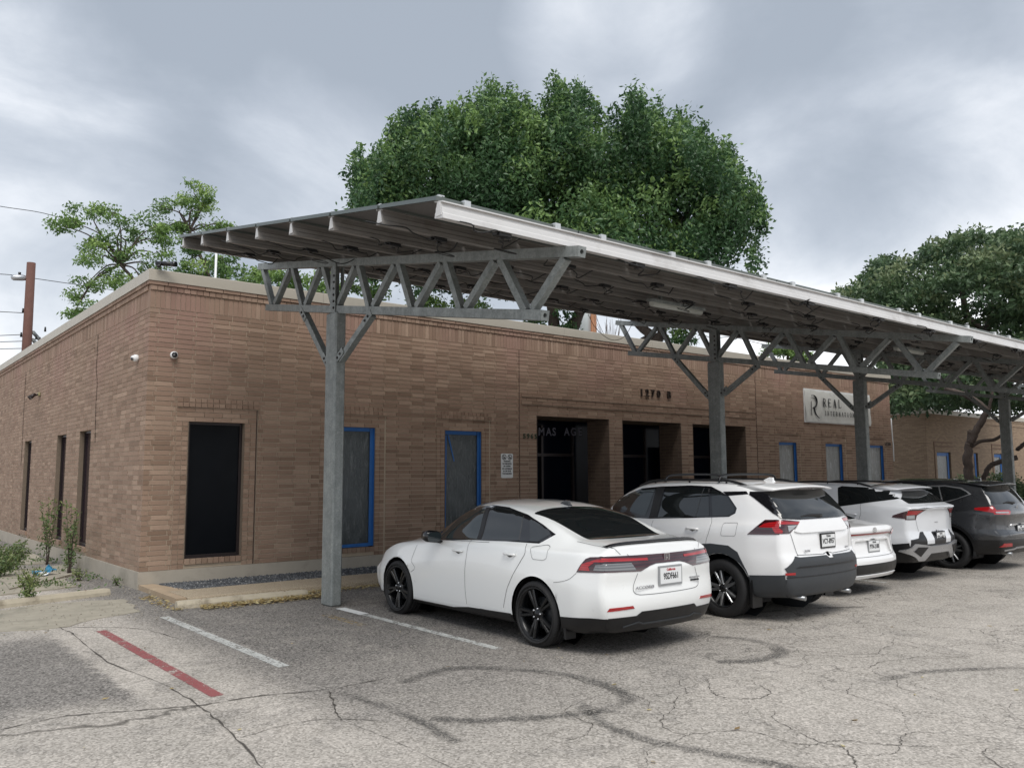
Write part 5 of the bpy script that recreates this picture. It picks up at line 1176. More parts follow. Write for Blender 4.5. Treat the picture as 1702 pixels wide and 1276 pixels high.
# ---------------------------------------------------------------- white saloon half hidden (third)
cam_=dict(acc); cam_.update(paint=paint_white2,low=[(0,.44),(.6,.38),(1.4,.27),(3.4,.24),(4.6,.24)],zc=[(0,1.0),(.3,1.02),(.55,1.03),(.9,1.17),(1.3,1.32),(1.85,1.415),(2.25,1.425),(2.6,1.40),(2.95,1.30),(3.3,1.10),(3.5,1.0),(3.9,.95),(4.2,.87),(4.45,.78),(4.6,.70)],
 zr=[(0,.985),(.3,.995),(.6,1.03),(.8,1.10),(1.1,1.21),(1.4,1.30),(1.8,1.36),(2.1,1.37),(2.35,1.35),(2.6,1.27),(2.8,1.17),(2.98,1.02),(3.15,.97),(3.6,.935),(4.1,.86),(4.4,.78),(4.6,.68)],
 zs=[(0,.94),(.4,.95),(1,.95),(2.1,.94),(3.1,.92),(3.8,.88),(4.3,.78),(4.6,.66)],rp=[(.2,.12),(.3,.03),(.42,.0),(.5,.0),(.60,.05),(.80,.07),(.92,.03),(1.0,.05),(1.5,.06)],W=1.84)
c=Car('parked_car','white saloon mostly hidden between the two white crossovers, third car from the left',11.12,6.32,cam_)
c.part('rear_valance',plastic_black,[('B',[(-.90,.20),(.90,.20),(.92,.45),(-.92,.45)]),('R',[(-.05,.2),(.6,.2),(.62,.40),(-.05,.45)]),('L',[(-.05,.2),(.6,.2),(.62,.40),(-.05,.45)])],.006)
c.part('bumper_strip',paint_white2,[('B',[(-.86,.262),(.86,.262),(.86,.300),(-.86,.300)])],.020,r=.012)
c.part('tail_light',lamp_dark,[('B',[(-.95,.845),(-.5,.868),(.5,.868),(.95,.80),(.95,.93),(.78,.94),(.66,.892),(-.66,.892),(-.78,.94),(-.95,.93)]),('R',[(.35,.88),(.25,.95),(-.05,.95),(-.05,.80)]),('L',[(.35,.88),(.25,.95),(-.05,.95),(-.05,.80)])],.006,grid=.03)
c.part('lamp_lens',lamp_red,[('B',[(.72,.84),(.90,.815),(.90,.915),(.78,.925)])],.010,mirror=True)
c.part('lamp_lens',lamp_red,[('B',[(-.62,.872),(.62,.872),(.62,.886),(-.62,.886)])],.010)
emblem_toyota(c,.03,.93,.042); c.plate(.03,.70,'PTN-2188',plate_grey,state='TEXAS',scol=ink_black,w=.305,h=.155)
c.part('plate_recess_rim',paint_white2,[('B',[(-.52,.815),(.52,.815),(.60,.61),(.56,.58),(.46,.785),(-.46,.785),(-.56,.58),(-.60,.61)])],.030,r=.02)
c.seam([('B',[(-.70,.80),(-.70,.62),(-.62,.56),(0,.55)])],.007)
c.part('window_trim',glass_dark,[('L',[(2.9,.965),(.98,.995),(.85,1.09),(1.40,1.285),(2.1,1.365),(2.59,1.26),(2.9,1.03)])],.004,mirror=True)
c.part('rear_window',glass_dark,[('T',[(-.46,1.27),(0,1.31),(.46,1.27),(.66,.66),(0,.60),(-.66,.66)])],.004,grid=.07,r=.03)
c.part('reflector',lamp_red,[('R',[(.55,.60),(.40,.60),(.40,.62),(.55,.62)])],.006)
c.wheels('split',.335,.25,.225,(1.045,3.78),.006)
# ---------------------------------------------------------------- white crossover with black lower body (fourth)
sp_=suv(W=1.865,lowmat=plastic_black,paint=paint_silver,L=4.4,zs=[(0,1.20),(.3,1.20),(.6,1.22),(1,1.17),(2,1.12),(3,1.08),(3.6,1.03),(4.2,.96),(4.4,.84)],
 zr=[(0,1.47),(.5,1.515),(1.2,1.55),(2.0,1.565),(2.4,1.54),(2.7,1.46),(2.95,1.31),(3.12,1.15),(3.35,1.10),(3.9,1.05),(4.4,.90)],zc=[(0,1.53),(.5,1.565),(1.2,1.605),(1.9,1.615),(2.4,1.595),(2.7,1.53),(3.0,1.38),(3.3,1.19),(3.5,1.11),(4.0,1.05),(4.4,.93)],
 rp=[(.25,.16),(.36,.06),(.5,.03),(.66,.0),(.80,.05),(1.0,.045),(1.15,.02),(1.19,-.02),(1.215,.02),(1.24,.10),(1.40,.32),(1.52,.50),(1.66,.62)],lr=1.3)
c=Car('parked_car','white crossover with black lower body and silver rear skid plate, fourth car from the left',13.62,6.52,sp_)
k3=lambda *p:Q(1400,790,8.505,*p)
c.part('window_trim',glass_dark,[('L',c.px(k3((-60,440),(820,328),(905,382),(930,222),(670,215),(620,205),(300,165),(0,150),(-60,170)),'L'))],.005,mirror=True)
tp=c.px(k3((965,400),(935,396),(880,365),(822,330),(835,225)),'B'); tp=[(-abs(a),b) for a,b in tp]
c.thr=.1; c.part('tailgate_trim',glass_dark,[('B',tp+[(-a,b) for a,b in tp[::-1]])],.009,grid=.022); c.thr=.34
sp=MB(); V=[]
for k in range(N+1):
    x=-.64+1.28*k/N; q=(abs(x)/.64); yt_=.24+.13*q**2.5; zt_=1.545-.03*q**2
    for (y,z) in ((.85,1.588-.05*q**2),(.55,1.575-.045*q**2),(yt_+.03,zt_-.012),(yt_,zt_-.022),(yt_+.02,zt_-.036),(.60,1.49-.02*q)): V.append((x,y,z))
sp.add(V,[(i*6+j,i*6+(j+1)%6,(i+1)*6+(j+1)%6,(i+1)*6+j) for i in range(N) for j in range(6)]+[(0,1,2,3,4,5),tuple(N*6+j for j in (5,4,3,2,1,0))],0,True); sp.build('roof_spoiler',paint_silver,c.root)
lb=c.px(k3((700,590),(760,572),(820,545),(900,490)),'L'); lt=c.px(k3((715,562)),'L')
c.part('tail_light',lamp_dark,[('L',[lb[0],lt[0],(lb[2][0],lb[2][1]+.02),(.10,1.16),(-.03,1.17),(-.03,1.0),(.12,1.01)]),('B',[(-.96,1.0),(-.62,1.0),(-.60,1.07),(-.38,1.165),(-.96,1.17)])],.006,mirror=True,grid=.03)
for sg,md in ((-1,'L'),(1,'R')):
    c.part('lamp_lens',lamp_clear,[(md,[(.14,1.02),(.10,1.05),(-.02,1.07),(-.02,1.01)]),('B',[(sg*.88,1.015),(sg*.88,1.07),(sg*.66,1.075),(sg*.65,1.015)])],.010)
    c.part('lamp_lens',lamp_red,[(md,[(.17,1.07),(.10,1.14),(-.02,1.155),(-.02,1.08)]),('B',[(sg*.88,1.085),(sg*.88,1.155),(sg*.46,1.15),(sg*.62,1.08)])],.010)
c.part('lower_cladding',plastic_black,[('L',[(1.40,.24),(3.05,.24),(3.05,.40),(1.42,.40)]),('L',[(.50,.30),(.55,.58),(.62,.66),(.36,.60),(.05,.64),(-.05,.76),(-.05,.32)]),('B',[(-.92,.31),(.92,.31),(.93,.66),(.62,.70),(.52,.80),(-.52,.80),(-.62,.70),(-.93,.66)]),
   ('R',[(.50,.30),(.55,.58),(.62,.66),(.36,.60),(.05,.64),(-.05,.76),(-.05,.32)])],.008)
c.part('arch_cladding',plastic_black,[('L',[(.95+R_*math.cos(a),.36+R_*math.sin(a)) for R_,rg_ in ((.50,range(-10,191,10)),(.425,range(190,-11,-10))) for a in [math.radians(k) for k in rg_]])],.010,mirror=True)
c.part('plate_panel',paint_silver,[('B',[(-.42,.60),(-.46,.80),(.46,.80),(.42,.60)])],.012)
c.part('plate_recess',plastic_black,[('B',[(-.20,.60),(-.22,.795),(.22,.795),(.20,.60)])],.016)
c.thr=.1; c.part('skid_plate',satin,[('B',[(-.85,.50),(-.72,.62),(-.30,.57),(.30,.57),(.72,.62),(.85,.50),(.62,.345),(.46,.345),(.32,.45),(-.32,.45),(-.46,.345),(-.62,.345)])],.040,grid=.03,r=.02)
c.part('skid_plate_insert',plastic_black,[('B',[(-.76,.50),(-.68,.57),(-.44,.56),(-.60,.41)])],.050,mirror=True); c.thr=.34
c.seam([('L',c.px(k3((262,400),(262,520),(230,640)),'L')),('B',[(-.62,1.0),(-.60,.92),(-.56,.81)]),('B',[(-.60,1.185),(0,1.19)])],.007)
c.plate(.02,.70,'SDF-4461',plastic_grey,w=.29,h=.15,state='TEXAS',scol=ink_black)
hp=c.px(k3((130,545)),'L'); handles(c,hp,paint_silver); rails(c,.60,.80,2.5,plastic_black,.03); fin(c,.62,gloss_black)
m=MB(); l,n,_=c.hit('B',0,.94); m.bar((-.06,l.y-.004,.945),(.06,l.y-.004,.945),.004,.012); m.build('emblem',satin,c.root)
c.wheels('five',.35,.24,.23,(.95,3.50),.0)
# ---------------------------------------------------------------- dark grey crossover at the right edge
cv=suv(lowmat=plastic_black,paint=paint_grey,W=1.855,zc=[(0,1.575),(.5,1.61),(1.2,1.645),(1.9,1.655),(2.4,1.635),(2.7,1.57),(3.0,1.42),(3.3,1.20),(3.5,1.12),(4.0,1.06),(4.45,.93)],
 zr=[(0,1.51),(.3,1.53),(.7,1.55),(1.2,1.58),(2.0,1.59),(2.4,1.565),(2.7,1.49),(2.95,1.33),(3.12,1.15),(3.35,1.10),(3.9,1.05),(4.45,.90)],
 rp=[(.25,.14),(.36,.05),(.5,.0),(.66,.0),(.72,.06),(.9,.07),(1.0,.05),(1.12,.09),(1.2,.14),(1.40,.28),(1.52,.38),(1.66,.5)])
c=Car('parked_car','dark grey crossover cut off by the right edge of the photo',16.22,6.17,cv)
k6=lambda *p:Q(1500,780,7.09,*p)
c.part('window_trim',satin,[('L',c.px(k6((380,405),(560,375),(812,292),(780,265),(700,215),(500,185),(300,190),(200,240)),'L'))],.0035,mirror=True)
c.part('rear_door_glass',glass_dark,[('L',c.px(k6((250,400),(462,385),(425,205),(300,202),(215,240)),'L'))],.007,mirror=True)
c.part('quarter_glass',glass_dark,[('L',c.px(k6((482,382),(640,342),(780,292),(750,262),(680,228),(500,200),(440,205)),'L'))],.007,mirror=True)
c.part('rear_window',glass_dark,[('B',[(-.78,1.20),(-.60,1.52),(.60,1.52),(.78,1.20),(0,1.19)])],.007,r=.04)
sp=MB(); V=[]
for k in range(N+1):
    x=-.64+1.28*k/N; q=(abs(x)/.64); yt_=.20+.10*q**2.5; zt_=1.578-.035*q**2
    for (y,z) in ((.85,1.622-.045*q**2),(.5,1.61-.045*q**2),(yt_+.03,zt_-.012),(yt_,zt_-.022),(yt_+.02,zt_-.036),(.55,1.55-.02*q)): V.append((x,y,z))
sp.add(V,[(i*6+j,i*6+(j+1)%6,(i+1)*6+(j+1)%6,(i+1)*6+j) for i in range(N) for j in range(6)]+[(0,1,2,3,4,5),tuple(N*6+j for j in (5,4,3,2,1,0))],0,True); sp.build('roof_spoiler',paint_grey,c.root)
lb=c.px(k6((845,400),(1000,392),(1040,320),(845,430),(1010,480)),'L')
c.part('tail_light',lamp_red,[('L',[(.48,1.09),(.48,1.125),(.2,1.15),(.16,1.30),(.02,1.30),(.02,1.03),(.15,1.035)]),('B',[(-.93,1.02),(-.40,1.0),(-.34,1.06),(-.38,1.085),(-.74,1.085),(-.80,1.30),(-.95,1.30)])],.006,mirror=True,grid=.03)
c.part('lamp_lens',lamp_clear,[('B',[(-.78,1.035),(-.44,1.03),(-.42,1.05),(-.78,1.06)])],.012,mirror=True)
c.part('lower_cladding',plastic_black,[('B',[(-.92,.31),(.92,.31),(.93,.56),(-.93,.56)]),('L',[(-.05,.32),(.50,.30),(.56,.55),(-.05,.56)]),('L',[(1.40,.24),(3.05,.24),(3.05,.40),(1.42,.40)]),('R',[(-.05,.32),(.50,.30),(.56,.55),(-.05,.56)])],.008)
c.part('arch_cladding',plastic_black,[('L',[(.95+R_*math.cos(a),.36+R_*math.sin(a)) for R_,rg_ in ((.48,range(-10,191,10)),(.425,range(190,-11,-10))) for a in [math.radians(k) for k in rg_]])],.010,mirror=True)
c.part('silver_bumper_trim',satin,[('B',[(-.66,.36),(-.36,.375),(-.30,.395),(.30,.395),(.36,.375),(.66,.36),(.66,.385),(.36,.405),(.30,.425),(-.30,.425),(-.36,.405),(-.66,.385)])],.016,r=.01)
c.part('reflector',lamp_red,[('B',[(-.78,.44),(-.48,.44),(-.50,.50),(-.72,.50)])],.014,mirror=True)
c.part('tailgate_trim',chrome,[('B',[(-.36,.80),(.36,.80),(.33,.83),(-.33,.83)])],.016)
c.seam([('B',[(-.55,1.0),(-.54,.8),(-.53,.60)]),('B',[(-.53,.60),(0,.59)]),('L',c.px(k6((462,385),(440,500),(430,640)),'L'))],.008,.008)
c.plate(0,.72,'LKH-2207',plastic_grey,w=.29,h=.15,state='TEXAS',scol=ink_black); c.badge('CR-V',-.42,.79,.034,satin,1.4)
m=MB(); l,n,_=c.hit('B',-.10,1.215); m.tube(smooth_pts([(-.02,l.y-.03,1.205),(-.25,l.y-.012,1.225),(-.42,l.y+.0,1.210)],4),[.020,.020,.016,.016,.014,.012,.010,.008,.006],8); m.build('rear_wiper',plastic_black,c.root)
m=MB(); l,n,_=c.hit('B',-.03,1.12); 
for (a,b,d,e_) in ((-.040,-.030,-.045,.045),(.030,.040,-.045,.045),(-.030,.030,-.045,-.037),(-.030,.030,.037,.045),(-.016,-.008,-.034,.034),(.008,.016,-.034,.034),(-.008,.008,-.005,.005)): m.box(a,b,l.y-.012,l.y-.008,1.11+d,1.11+e_)
m.build('emblem',chrome,c.root)
fin(c,.70,paint_grey); c.wheels('mix',.352,.245,.23,(.95,3.50),.0)
for x in (-.45,.45): MB().tube([(x,.3,.31),(x,.05,.30)],.030,12).build('exhaust_pipe',rim_silver,c.root)
# ================================================================ CARPORT
cp=empty('solar_carport',(5.48,10.7,0),0,'long galvanised steel carport roofed with solar panels over the parked cars','carport')
def cb(mb,name,mat,parent=cp,fix=True): return wbuild(mb,name,mat,parent,fix=fix)
X0R,X1R=3.98,40.0; PYS=[5.886,6.90,7.91,8.92,9.93,10.94,11.95,12.80]
def ztop(y): return 4.147+.1785*(y-5.886)
PH=.155
for k,y in enumerate(PYS):
    # trapezoid hollow section, wide side down, lips at the top, fluted sides
    m=MB(); z=ztop(y); sl=.1785
    pr=[(-.066,-PH),(.066,-PH),(.060,-PH*.72),(.050,-PH*.66),(.046,-PH*.40),(.037,-PH*.34),(.026,-.012),(.055,-.012),(.055,0),(-.055,0),(-.055,-.012),(-.026,-.012),(-.037,-PH*.34),(-.046,-PH*.40),(-.050,-PH*.66),(-.060,-PH*.72)]
    pr=[(y+q,z+h+sl*q) for q,h in pr]; n=len(pr); xs_=[X0R]+[X0R+9.1*j for j in range(1,4)]+[X1R]
    for j in range(4):
        m.prism(pr,'x',xs_[j],xs_[j+1]-.004)
    cb(m,'purlin',purlin_metal if k==0 else purlin_shaded_dirty)
    m=MB(); m.prism([(y-.045,z-PH+.02),(y+.045,z-PH+.02),(y+.022,z-.02),(y-.022,z-.02)],'x',X0R-.006,X0R-.001); cb(m,'purlin_end_cap',purlin_metal)
# solar panels: seven rows; one mesh shared by all
PL=1.715; PW=.985
m=MB(); L,W,t=PL-.02,PW,.038; fw=.028
m.box(0,L,0,fw,0,t,0); m.box(0,L,W-fw,W,0,t,0); m.box(0,fw,fw,W-fw,0,t,0); m.box(L-fw,L,fw,W-fw,0,t,0)
m.box(fw,L-fw,fw,W-fw,t-.006,t-.002,1); m.box(fw,L-fw,fw,W-fw,t-.012,t-.0065,2)
tmp=m.build('solar_panel',[frame_dark,cell_mat,back_mat]); pme=tmp.data; bpy.data.objects.remove(tmp)
m=MB(); m.bbox(-.075,.075,-.055,.055,-.035,0,.006); m.box(-.12,-.076,-.035,-.018,-.030,-.012); m.box(.076,.12,.015,.034,-.030,-.012); m.box(-.02,.02,-.015,.015,-.058,-.046)
tmp=m.build('junction_box',plastic_black); jme=tmp.data; bpy.data.objects.remove(tmp)
ang=math.atan(.1785); ncol=int((X1R-3.97)/PL); cabs=MB(); rc=random.Random(12)
for r_ in range(7):
    y0,y1=PYS[r_],PYS[r_+1]; 
    for c_ in range(ncol):
        x=3.955+c_*PL; o=link('solar_panel',pme,cp,Vector((x,y0+.01,ztop(y0)+.004))-cp.location,(ang,0,0))
        if c_==0 or True:
            if c_>14: continue
            jx=x+.75+rc.uniform(-.12,.12); jy=y0+.02; jz=ztop(jy)-PH-.004
            link('junction_box',jme,cp,Vector((jx,jy,jz))-cp.location,(ang,0,0))
            for s in (-1,1):
                L=[(jx-.06,jy+.014*s,jz-.012)]; ex=jx+s*rc.uniform(.25,.8); px_,py_=jx-.06,jy
                for q in range(1,5):
                    f=q/5; L.append((px_+(ex-px_)*f+rc.uniform(-.05,.05),py_+rc.uniform(-.10,.10)+.22*f*(1 if s>0 else -.6),jz-.01-rc.uniform(.01,.07)))
                L.append((ex,y0+.12,ztop(y0)-PH+.05)); cabs.tube(smooth_pts(L,4),.007,5,cap=False)
            if rc.random()<.30:
                cx_,cz_=jx+.3,jz-.03; R_=rc.uniform(.06,.12); L=[(cx_+R_*math.cos(a),y0+.35+R_*.8*math.sin(a),cz_+.04*math.sin(a)-.02) for a in [i*.55 for i in range(13)]]
                cabs.tube(L,.005,5,cap=False)
L=[]; o=cb(cabs,'panel_cables',cable_blk); tag(o,kind='stuff')
# a low hanging loop of cable at the back edge
m=MB(); m.tube(smooth_pts([(12.55,12.8,5.2),(12.75,12.8,4.95),(13.1,12.8,4.75),(13.4,12.8,4.72),(13.7,12.8,4.85),(13.95,12.8,5.15)],6),.006,5); cb(m,'hanging_cable',cable_blk)
# module clamps on the front and end edges
m=MB(); m.box(-.035,.035,-.012,.02,-.005,.052); m.box(-.035,.035,.02,.05,.040,.052); tmp=m.build('panel_clamp',clip_metal); cme=tmp.data; bpy.data.objects.remove(tmp)
for c_ in range(ncol+1):
    for s in (-.315,.315):
        x=3.955+c_*PL+s
        if X0R<x<X1R: link('panel_clamp',cme,cp,Vector((x,5.87,ztop(5.87)+.004))-cp.location)
for y in PYS[:-1]: link('panel_clamp',cme,cp,Vector((X0R+.02,y+.05,ztop(y)+.012))-cp.location,(0,0,-PI/2))
# frames
HS=.104
Bn=[(12.86,4.60),(11.72,4.40),(10.70,4.21),(9.67,4.03),(8.61,3.845),(7.58,3.665),(6.43,3.465)]
def zt(y): return 3.903+.1785*(y-5.707)
def zb(y): return 3.365+.1700*(y-6.25)
Ty=[13.38,12.20,11.14,10.08,9.03,7.98,6.95,5.83]
By=[12.86,11.72,10.68,9.67,8.61,7.58,6.43]
def bolt(m,x,y,z): m.lathe([(0,-.014),(.016,-.014),(.016,0),(.022,0),(.022,.004)],6,'x',0,False,(x,y,z))
def frame(xc):
    pw=.16; x0,x1=xc-pw/2,xc+pw/2
    m=MB(); m.bbox(x0,x1,10.54,10.85,0,zb(10.7)-HS/2,.018); cb(m,'post',galv_steel)
    def hollow(y0,z0,y1,z1,nm):
        m=MB(); a=Vector((xc,y0,z0)); b=Vector((xc,y1,z1)); m.bar(a,b,HS,HS,cap=False)
        d=(b-a).normalized()
        for p,dr in ((a,-d),(b,d)):
            n=16; up=Vector((1,0,0)).cross(d).normalized(); V=[];h=HS/2
            for k in range(n):
                t=2*PI*k/n; V.append(p+Vector((1,0,0))*.024*math.cos(t)+up*.024*math.sin(t))
            for k in range(n):
                t=2*PI*k/n; cx_,cz_=math.cos(t),math.sin(t); s=h/max(abs(cx_),abs(cz_)); V.append(p+Vector((1,0,0))*cx_*s+up*cz_*s)
            for k in range(n):
                t=2*PI*k/n; V.append(p-dr*.05+Vector((1,0,0))*.024*math.cos(t)+up*.024*math.sin(t))
            m.add(V,[(k,(k+1)%n,n+(k+1)%n,n+k) for k in range(n)]+[(k,(k+1)%n,2*n+(k+1)%n,2*n+k) for k in range(n)])
        cb(m,nm,galv_steel)
    hollow(13.47,zt(13.47),5.66,zt(5.66),'top_chord'); hollow(13.10,zb(13.10),6.20,zb(6.20),'bottom_chord')
    w=.082
    for i in range(7):
        for (ty) in (Ty[i],Ty[i+1]):
            by_=By[i]; a=Vector((xc,by_+(.055 if ty>by_ else -.055),zb(by_)+HS/2-.004)); b=Vector((xc,ty+(-.05 if ty>by_ else .05),zt(ty)-HS/2+.004))
            m=MB(); m.bar(a,b,w,w,up=(0,0,1)); cb(m,'web_member',galv_steel)
    for (y0,z0,y1,z1) in ((10.885,3.36,11.74,zb(11.74)-.05),(10.505,3.38,9.66,zb(9.66)-.05)):
        m=MB(); m.bar((xc,y0,z0),(xc,y1,z1),.09,.09); cb(m,'knee_brace',galv_steel)
        s=1 if y1>y0 else -1
        for (y,z) in ((y0+.02*s,z0+.05),(y1-.06*s,z1-.05)):
            d=Vector((0,y1-y0,z1-z0)).normalized(); n=Vector((0,-d.z,d.y)); m=MB(); c=Vector((0,y,z)); P=[]
            for a_,b_ in ((-.13,-.05),(.13,-.05),(.13,.05),(-.13,.05)): q=c+d*a_+n*b_; P.append((q.y,q.z))
            m.prism(P,'x',xc-.058,xc-.047); g=cb(m,'gusset_plate',galv_steel)
            m=MB()
            for a_ in (-.05,.04): q=c+d*a_; bolt(m,xc-.058,q.y,q.z)
            cb(m,'bolts',dark_frame,g)
    m=MB()
    m.box(xc-.07,xc-.058,10.60,10.69,zb(10.7)-.06,zt(10.7)-.02); m.box(xc+.058,xc+.07,10.60,10.69,zb(10.7)-.06,zt(10.7)-.02); m.box(xc-.045,xc+.045,10.70,10.80,zb(10.7)+.05,zt(10.7)-.05)
    g=cb(m,'splice_plate',galv_steel); m=MB()
    for k in range(6): bolt(m,xc-.07,10.645,zb(10.7)+.01+.092*k)
    cb(m,'bolts',dark_frame,g)
for xc in (5.48,14.15,19.96,28.87,37.5): frame(xc)
# tube light fittings under the panels: things of their own
tubeglow=simple('unlit_diffuser',(.55,.56,.52),.4)
def tube_light(x,y,label):
    z=ztop(y)-PH-.03; r=empty('tube_light',(x,y,z),0,label,'light fitting','unlit tube lights under the carport roof'); r.rotation_euler=(ang,0,0)
    m=MB(); m.bbox(0,1.25,-.08,.08,-.02,.03,.006); m.build('housing',galv_steel,r)
    m=MB(); m.tube([(.03,-.005,-.045),(1.22,-.005,-.045)],.05,10); m.build('diffuser',tubeglow,r)
    m=MB(); m.box(.2,.24,-.03,.03,.03,.19); m.box(1.0,1.04,-.03,.03,.03,.19); m.build('bracket',galv_steel,r)
tube_light(9.62,8.45,'long unlit tube light under the carport roof above the second white car')
tube_light(17.3,8.45,'unlit tube light beyond the second carport frame')
tube_light(25.0,8.45,'farthest unlit tube light under the right end of the carport roof')
# ================================================================ TREES
def leaves_mesh(name,P,size,mat,parent,tint,elong=1.9,droop=.25,seed=1):
    g=np.random.default_rng(seed); n=len(P)
    d=g.normal(size=(n,3)); d[:,2]-=droop; d/=np.linalg.norm(d,axis=1)[:,None]
    r=g.normal(size=(n,3)); s=np.cross(d,r); s/=np.linalg.norm(s,axis=1)[:,None]
    L=(size*g.uniform(.65,1.35,n))[:,None]; W=L/elong*.5; nrm=np.cross(d,s)
    a=P; b=P+d*L*.5+s*W+nrm*W*.25; c=P+d*L; e=P+d*L*.5-s*W+nrm*W*.25
    V=np.stack([a,b,c,e],1).reshape(-1,3); F=np.arange(4*n).reshape(-1,4)
    me=mesh_np(name,V,F,mat); at_=me.attributes.new('leaf_tint','FLOAT','FACE'); at_.data.foreach_set('value',np.clip(tint,0,1).astype(np.float32))
    return link(name,me,parent,(0,0,0) if parent is None else -parent.location)
def clump_points(centers,radii,per,seed,shell=.55,tv=.22):
    g=np.random.default_rng(seed); out=[];tt=[]
    for c,r,n in zip(centers,radii,per):
        d=g.normal(size=(n,3)); d/=np.linalg.norm(d,axis=1)[:,None]
        rad=shell+(1-shell)*g.random(n)**.7
        rad*=1+.22*np.sin(d[:,0]*5+c[0]*3)*np.sin(d[:,1]*5+c[1]*2)+.10*g.normal(size=n)
        out.append(np.asarray(c)+d*rad[:,None]*np.asarray(r)); base=g.uniform(.38-tv,.38+tv); tt.append(base+.30*d[:,2]+.12*g.normal(size=n)+(g.random()<.09)*.45)  # tint rises to each clump's top: light from above put into leaf colour
    return np.concatenate(out),np.concatenate(tt)
def trunk(parent,paths,name='trunk'):
    m=MB()
    for P,r0,r1 in paths:
        Q=smooth_pts(P,5); n=len(Q); m.tube([q+Vector((random.uniform(-1,1),random.uniform(-1,1),0))*r1*.25 for q in Q],[r0+(r1-r0)*(i/(n-1))**.8 for i in range(n)],9)
    return wbuild(m,name,bark_mat,parent)
# big tree behind the building
def big_tree():
    D0=30.5; base=at(985,640,D0); root=empty('broadleaf_tree',(base.x,base.y,0),0,'large dense dark green tree rising behind the building above the carport','tree')
    g=np.random.default_rng(21)
    top=[(575,330),(590,235),(625,205),(655,178),(700,160),(725,150),(750,160),(790,150),(825,122),(850,140),(880,150),(905,160),(930,110),(960,135),(985,150),(1010,170),(1060,142),(1085,165),(1125,172),(1165,190),(1200,225),(1240,265),(1275,330),(1268,385),(1235,430)]
    tu=np.arange(575,1240,4.); tv=np.interp(tu,[a for a,b in top],[b for a,b in top]); tv=tv+24*np.abs(np.sin(tu/21.+np.sin(tu/67.)*1.5))**1.5-6+np.interp(tu,[575,640,740],[26,18,0]); C_=[];R_=[];N_=[]
    tu=np.append(tu,[1268.,1285.]); tv=np.append(tv,[330.,380.])
    right=Vector(tuple(_r)); fwd=Vector((_f[0],_f[1],0)).normalized()
    for k in range(330):
        u=g.uniform(600,1262); vt=np.interp(u,tu,tv); vb=430 if u>690 else 400
        f=g.random()**1.1; v=vt+52+f*(vb-vt-22)
        if v>330 and u>1262-(v-330)*.75: continue
        q=math.sqrt(max(.05,1-((u-930)/360)**2)); D=D0+g.uniform(-3.8,3.8)*q*(.55+.45*f)
        p=at(u,v,D)
        rr=g.uniform(.55,.95); C_.append(p); R_.append((rr,rr,rr*g.uniform(1.0,1.7))); N_.append(int(560*rr*rr+160))
    for k in range(230):   # upright shoots along the outline
        u=g.uniform(590,1270); vt=np.interp(u,tu,tv); D=D0+g.uniform(-3.5,3.5); rr=g.uniform(.16,.36); rz=rr*g.uniform(2.2,3.8); p=at(u,vt+rz*40+g.uniform(-6,60),D)
        C_.append(p); R_.append((rr,rr,rz)); N_.append(100)
    for (u,v) in [(925,107),(826,119),(717,152),(1058,141),(655,172),(1127,168),(1168,186),(782,148),(985,140),(880,140),(590,226),(1205,228),(1265,300),(690,165),(855,128),(940,118),(760,150),(1090,158)]:
        for j in range(4): p=at(u+g.uniform(-9,9),v+24+13*j,D0+g.uniform(-1.5,1.5)); C_.append(p); R_.append((.16+.08*j,.16+.08*j,.42)); N_.append(60+25*j)
    P,T=clump_points(C_,R_,N_,5,.45,.34)
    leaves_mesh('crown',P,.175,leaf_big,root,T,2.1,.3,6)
    def pt(u,v,D=D0): return at(u,v,D)
    paths=[([Vector((base.x,base.y,0)),pt(940,620),pt(925,560),pt(915,500),pt(890,380)],.38,.14),([Vector((base.x,base.y,0)),pt(938,590),pt(955,540),pt(975,490),pt(1010,380)],.36,.12),
      ([Vector((base.x+.4,base.y-.3,0)),pt(1060,600),pt(1080,560),pt(1050,520),pt(1040,420)],.30,.1),([Vector((base.x+.6,base.y-.3,0)),pt(1085,590),pt(1100,555),pt(1098,500),pt(1120,400)],.28,.1)]
    for u,v in ((700,260),(800,230),(930,220),(1060,240),(1180,320)): paths.append(([pt(960,500),pt((960+u)/2,420),pt(u,v)],.14,.03))
    trunk(root,paths)
big_tree()
def airy_tree(name,label,cat,D,blobs,stem,leafm,size,seed,per=1.0,tintadd=0.0,droop=.2,group=None,br=1.0):
    p0=at(*stem[0],D); root=empty(name,(p0.x,p0.y,0),0,label,cat,group); g=np.random.default_rng(seed); C_=[];R_=[];N_=[];paths=[]
    s=FPX/D; j0=at(*stem[-1],D)
    for (u,v,ru,rv) in blobs:
        n=max(3,int(ru*rv/200)); c0=at(u,v,D)
        for k in range(n):
            a=g.uniform(0,6.28); q=math.sqrt(g.random()); uu=u+ru*q*math.cos(a); vv=v+rv*q*math.sin(a); p=at(uu,vv,D+g.uniform(-1,1)*ru/s*.9)
            rr=g.uniform(.24,.44)*D/35; C_.append(p); R_.append((rr*1.25,rr*1.25,rr*.70)); N_.append(int(g.uniform(110,240)*per))
            if k%3==0 and br: paths.append(([c0.lerp(p,.1),c0.lerp(p,.55)+Vector((0,0,.12)),p],.014*D/35,.006))
        c=c0
        if br: paths.append(([j0,j0.lerp(c,.5)+Vector((g.uniform(-.3,.3),0,.3)),c],.042*br*D/35,.015))
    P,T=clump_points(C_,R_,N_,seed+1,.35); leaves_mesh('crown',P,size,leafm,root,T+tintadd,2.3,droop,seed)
    st=[Vector((p0.x,p0.y,0))]+[at(u,v,D) for u,v in stem]; paths.append((st,.12*D/35,.05*D/35)); trunk(root,paths); return root
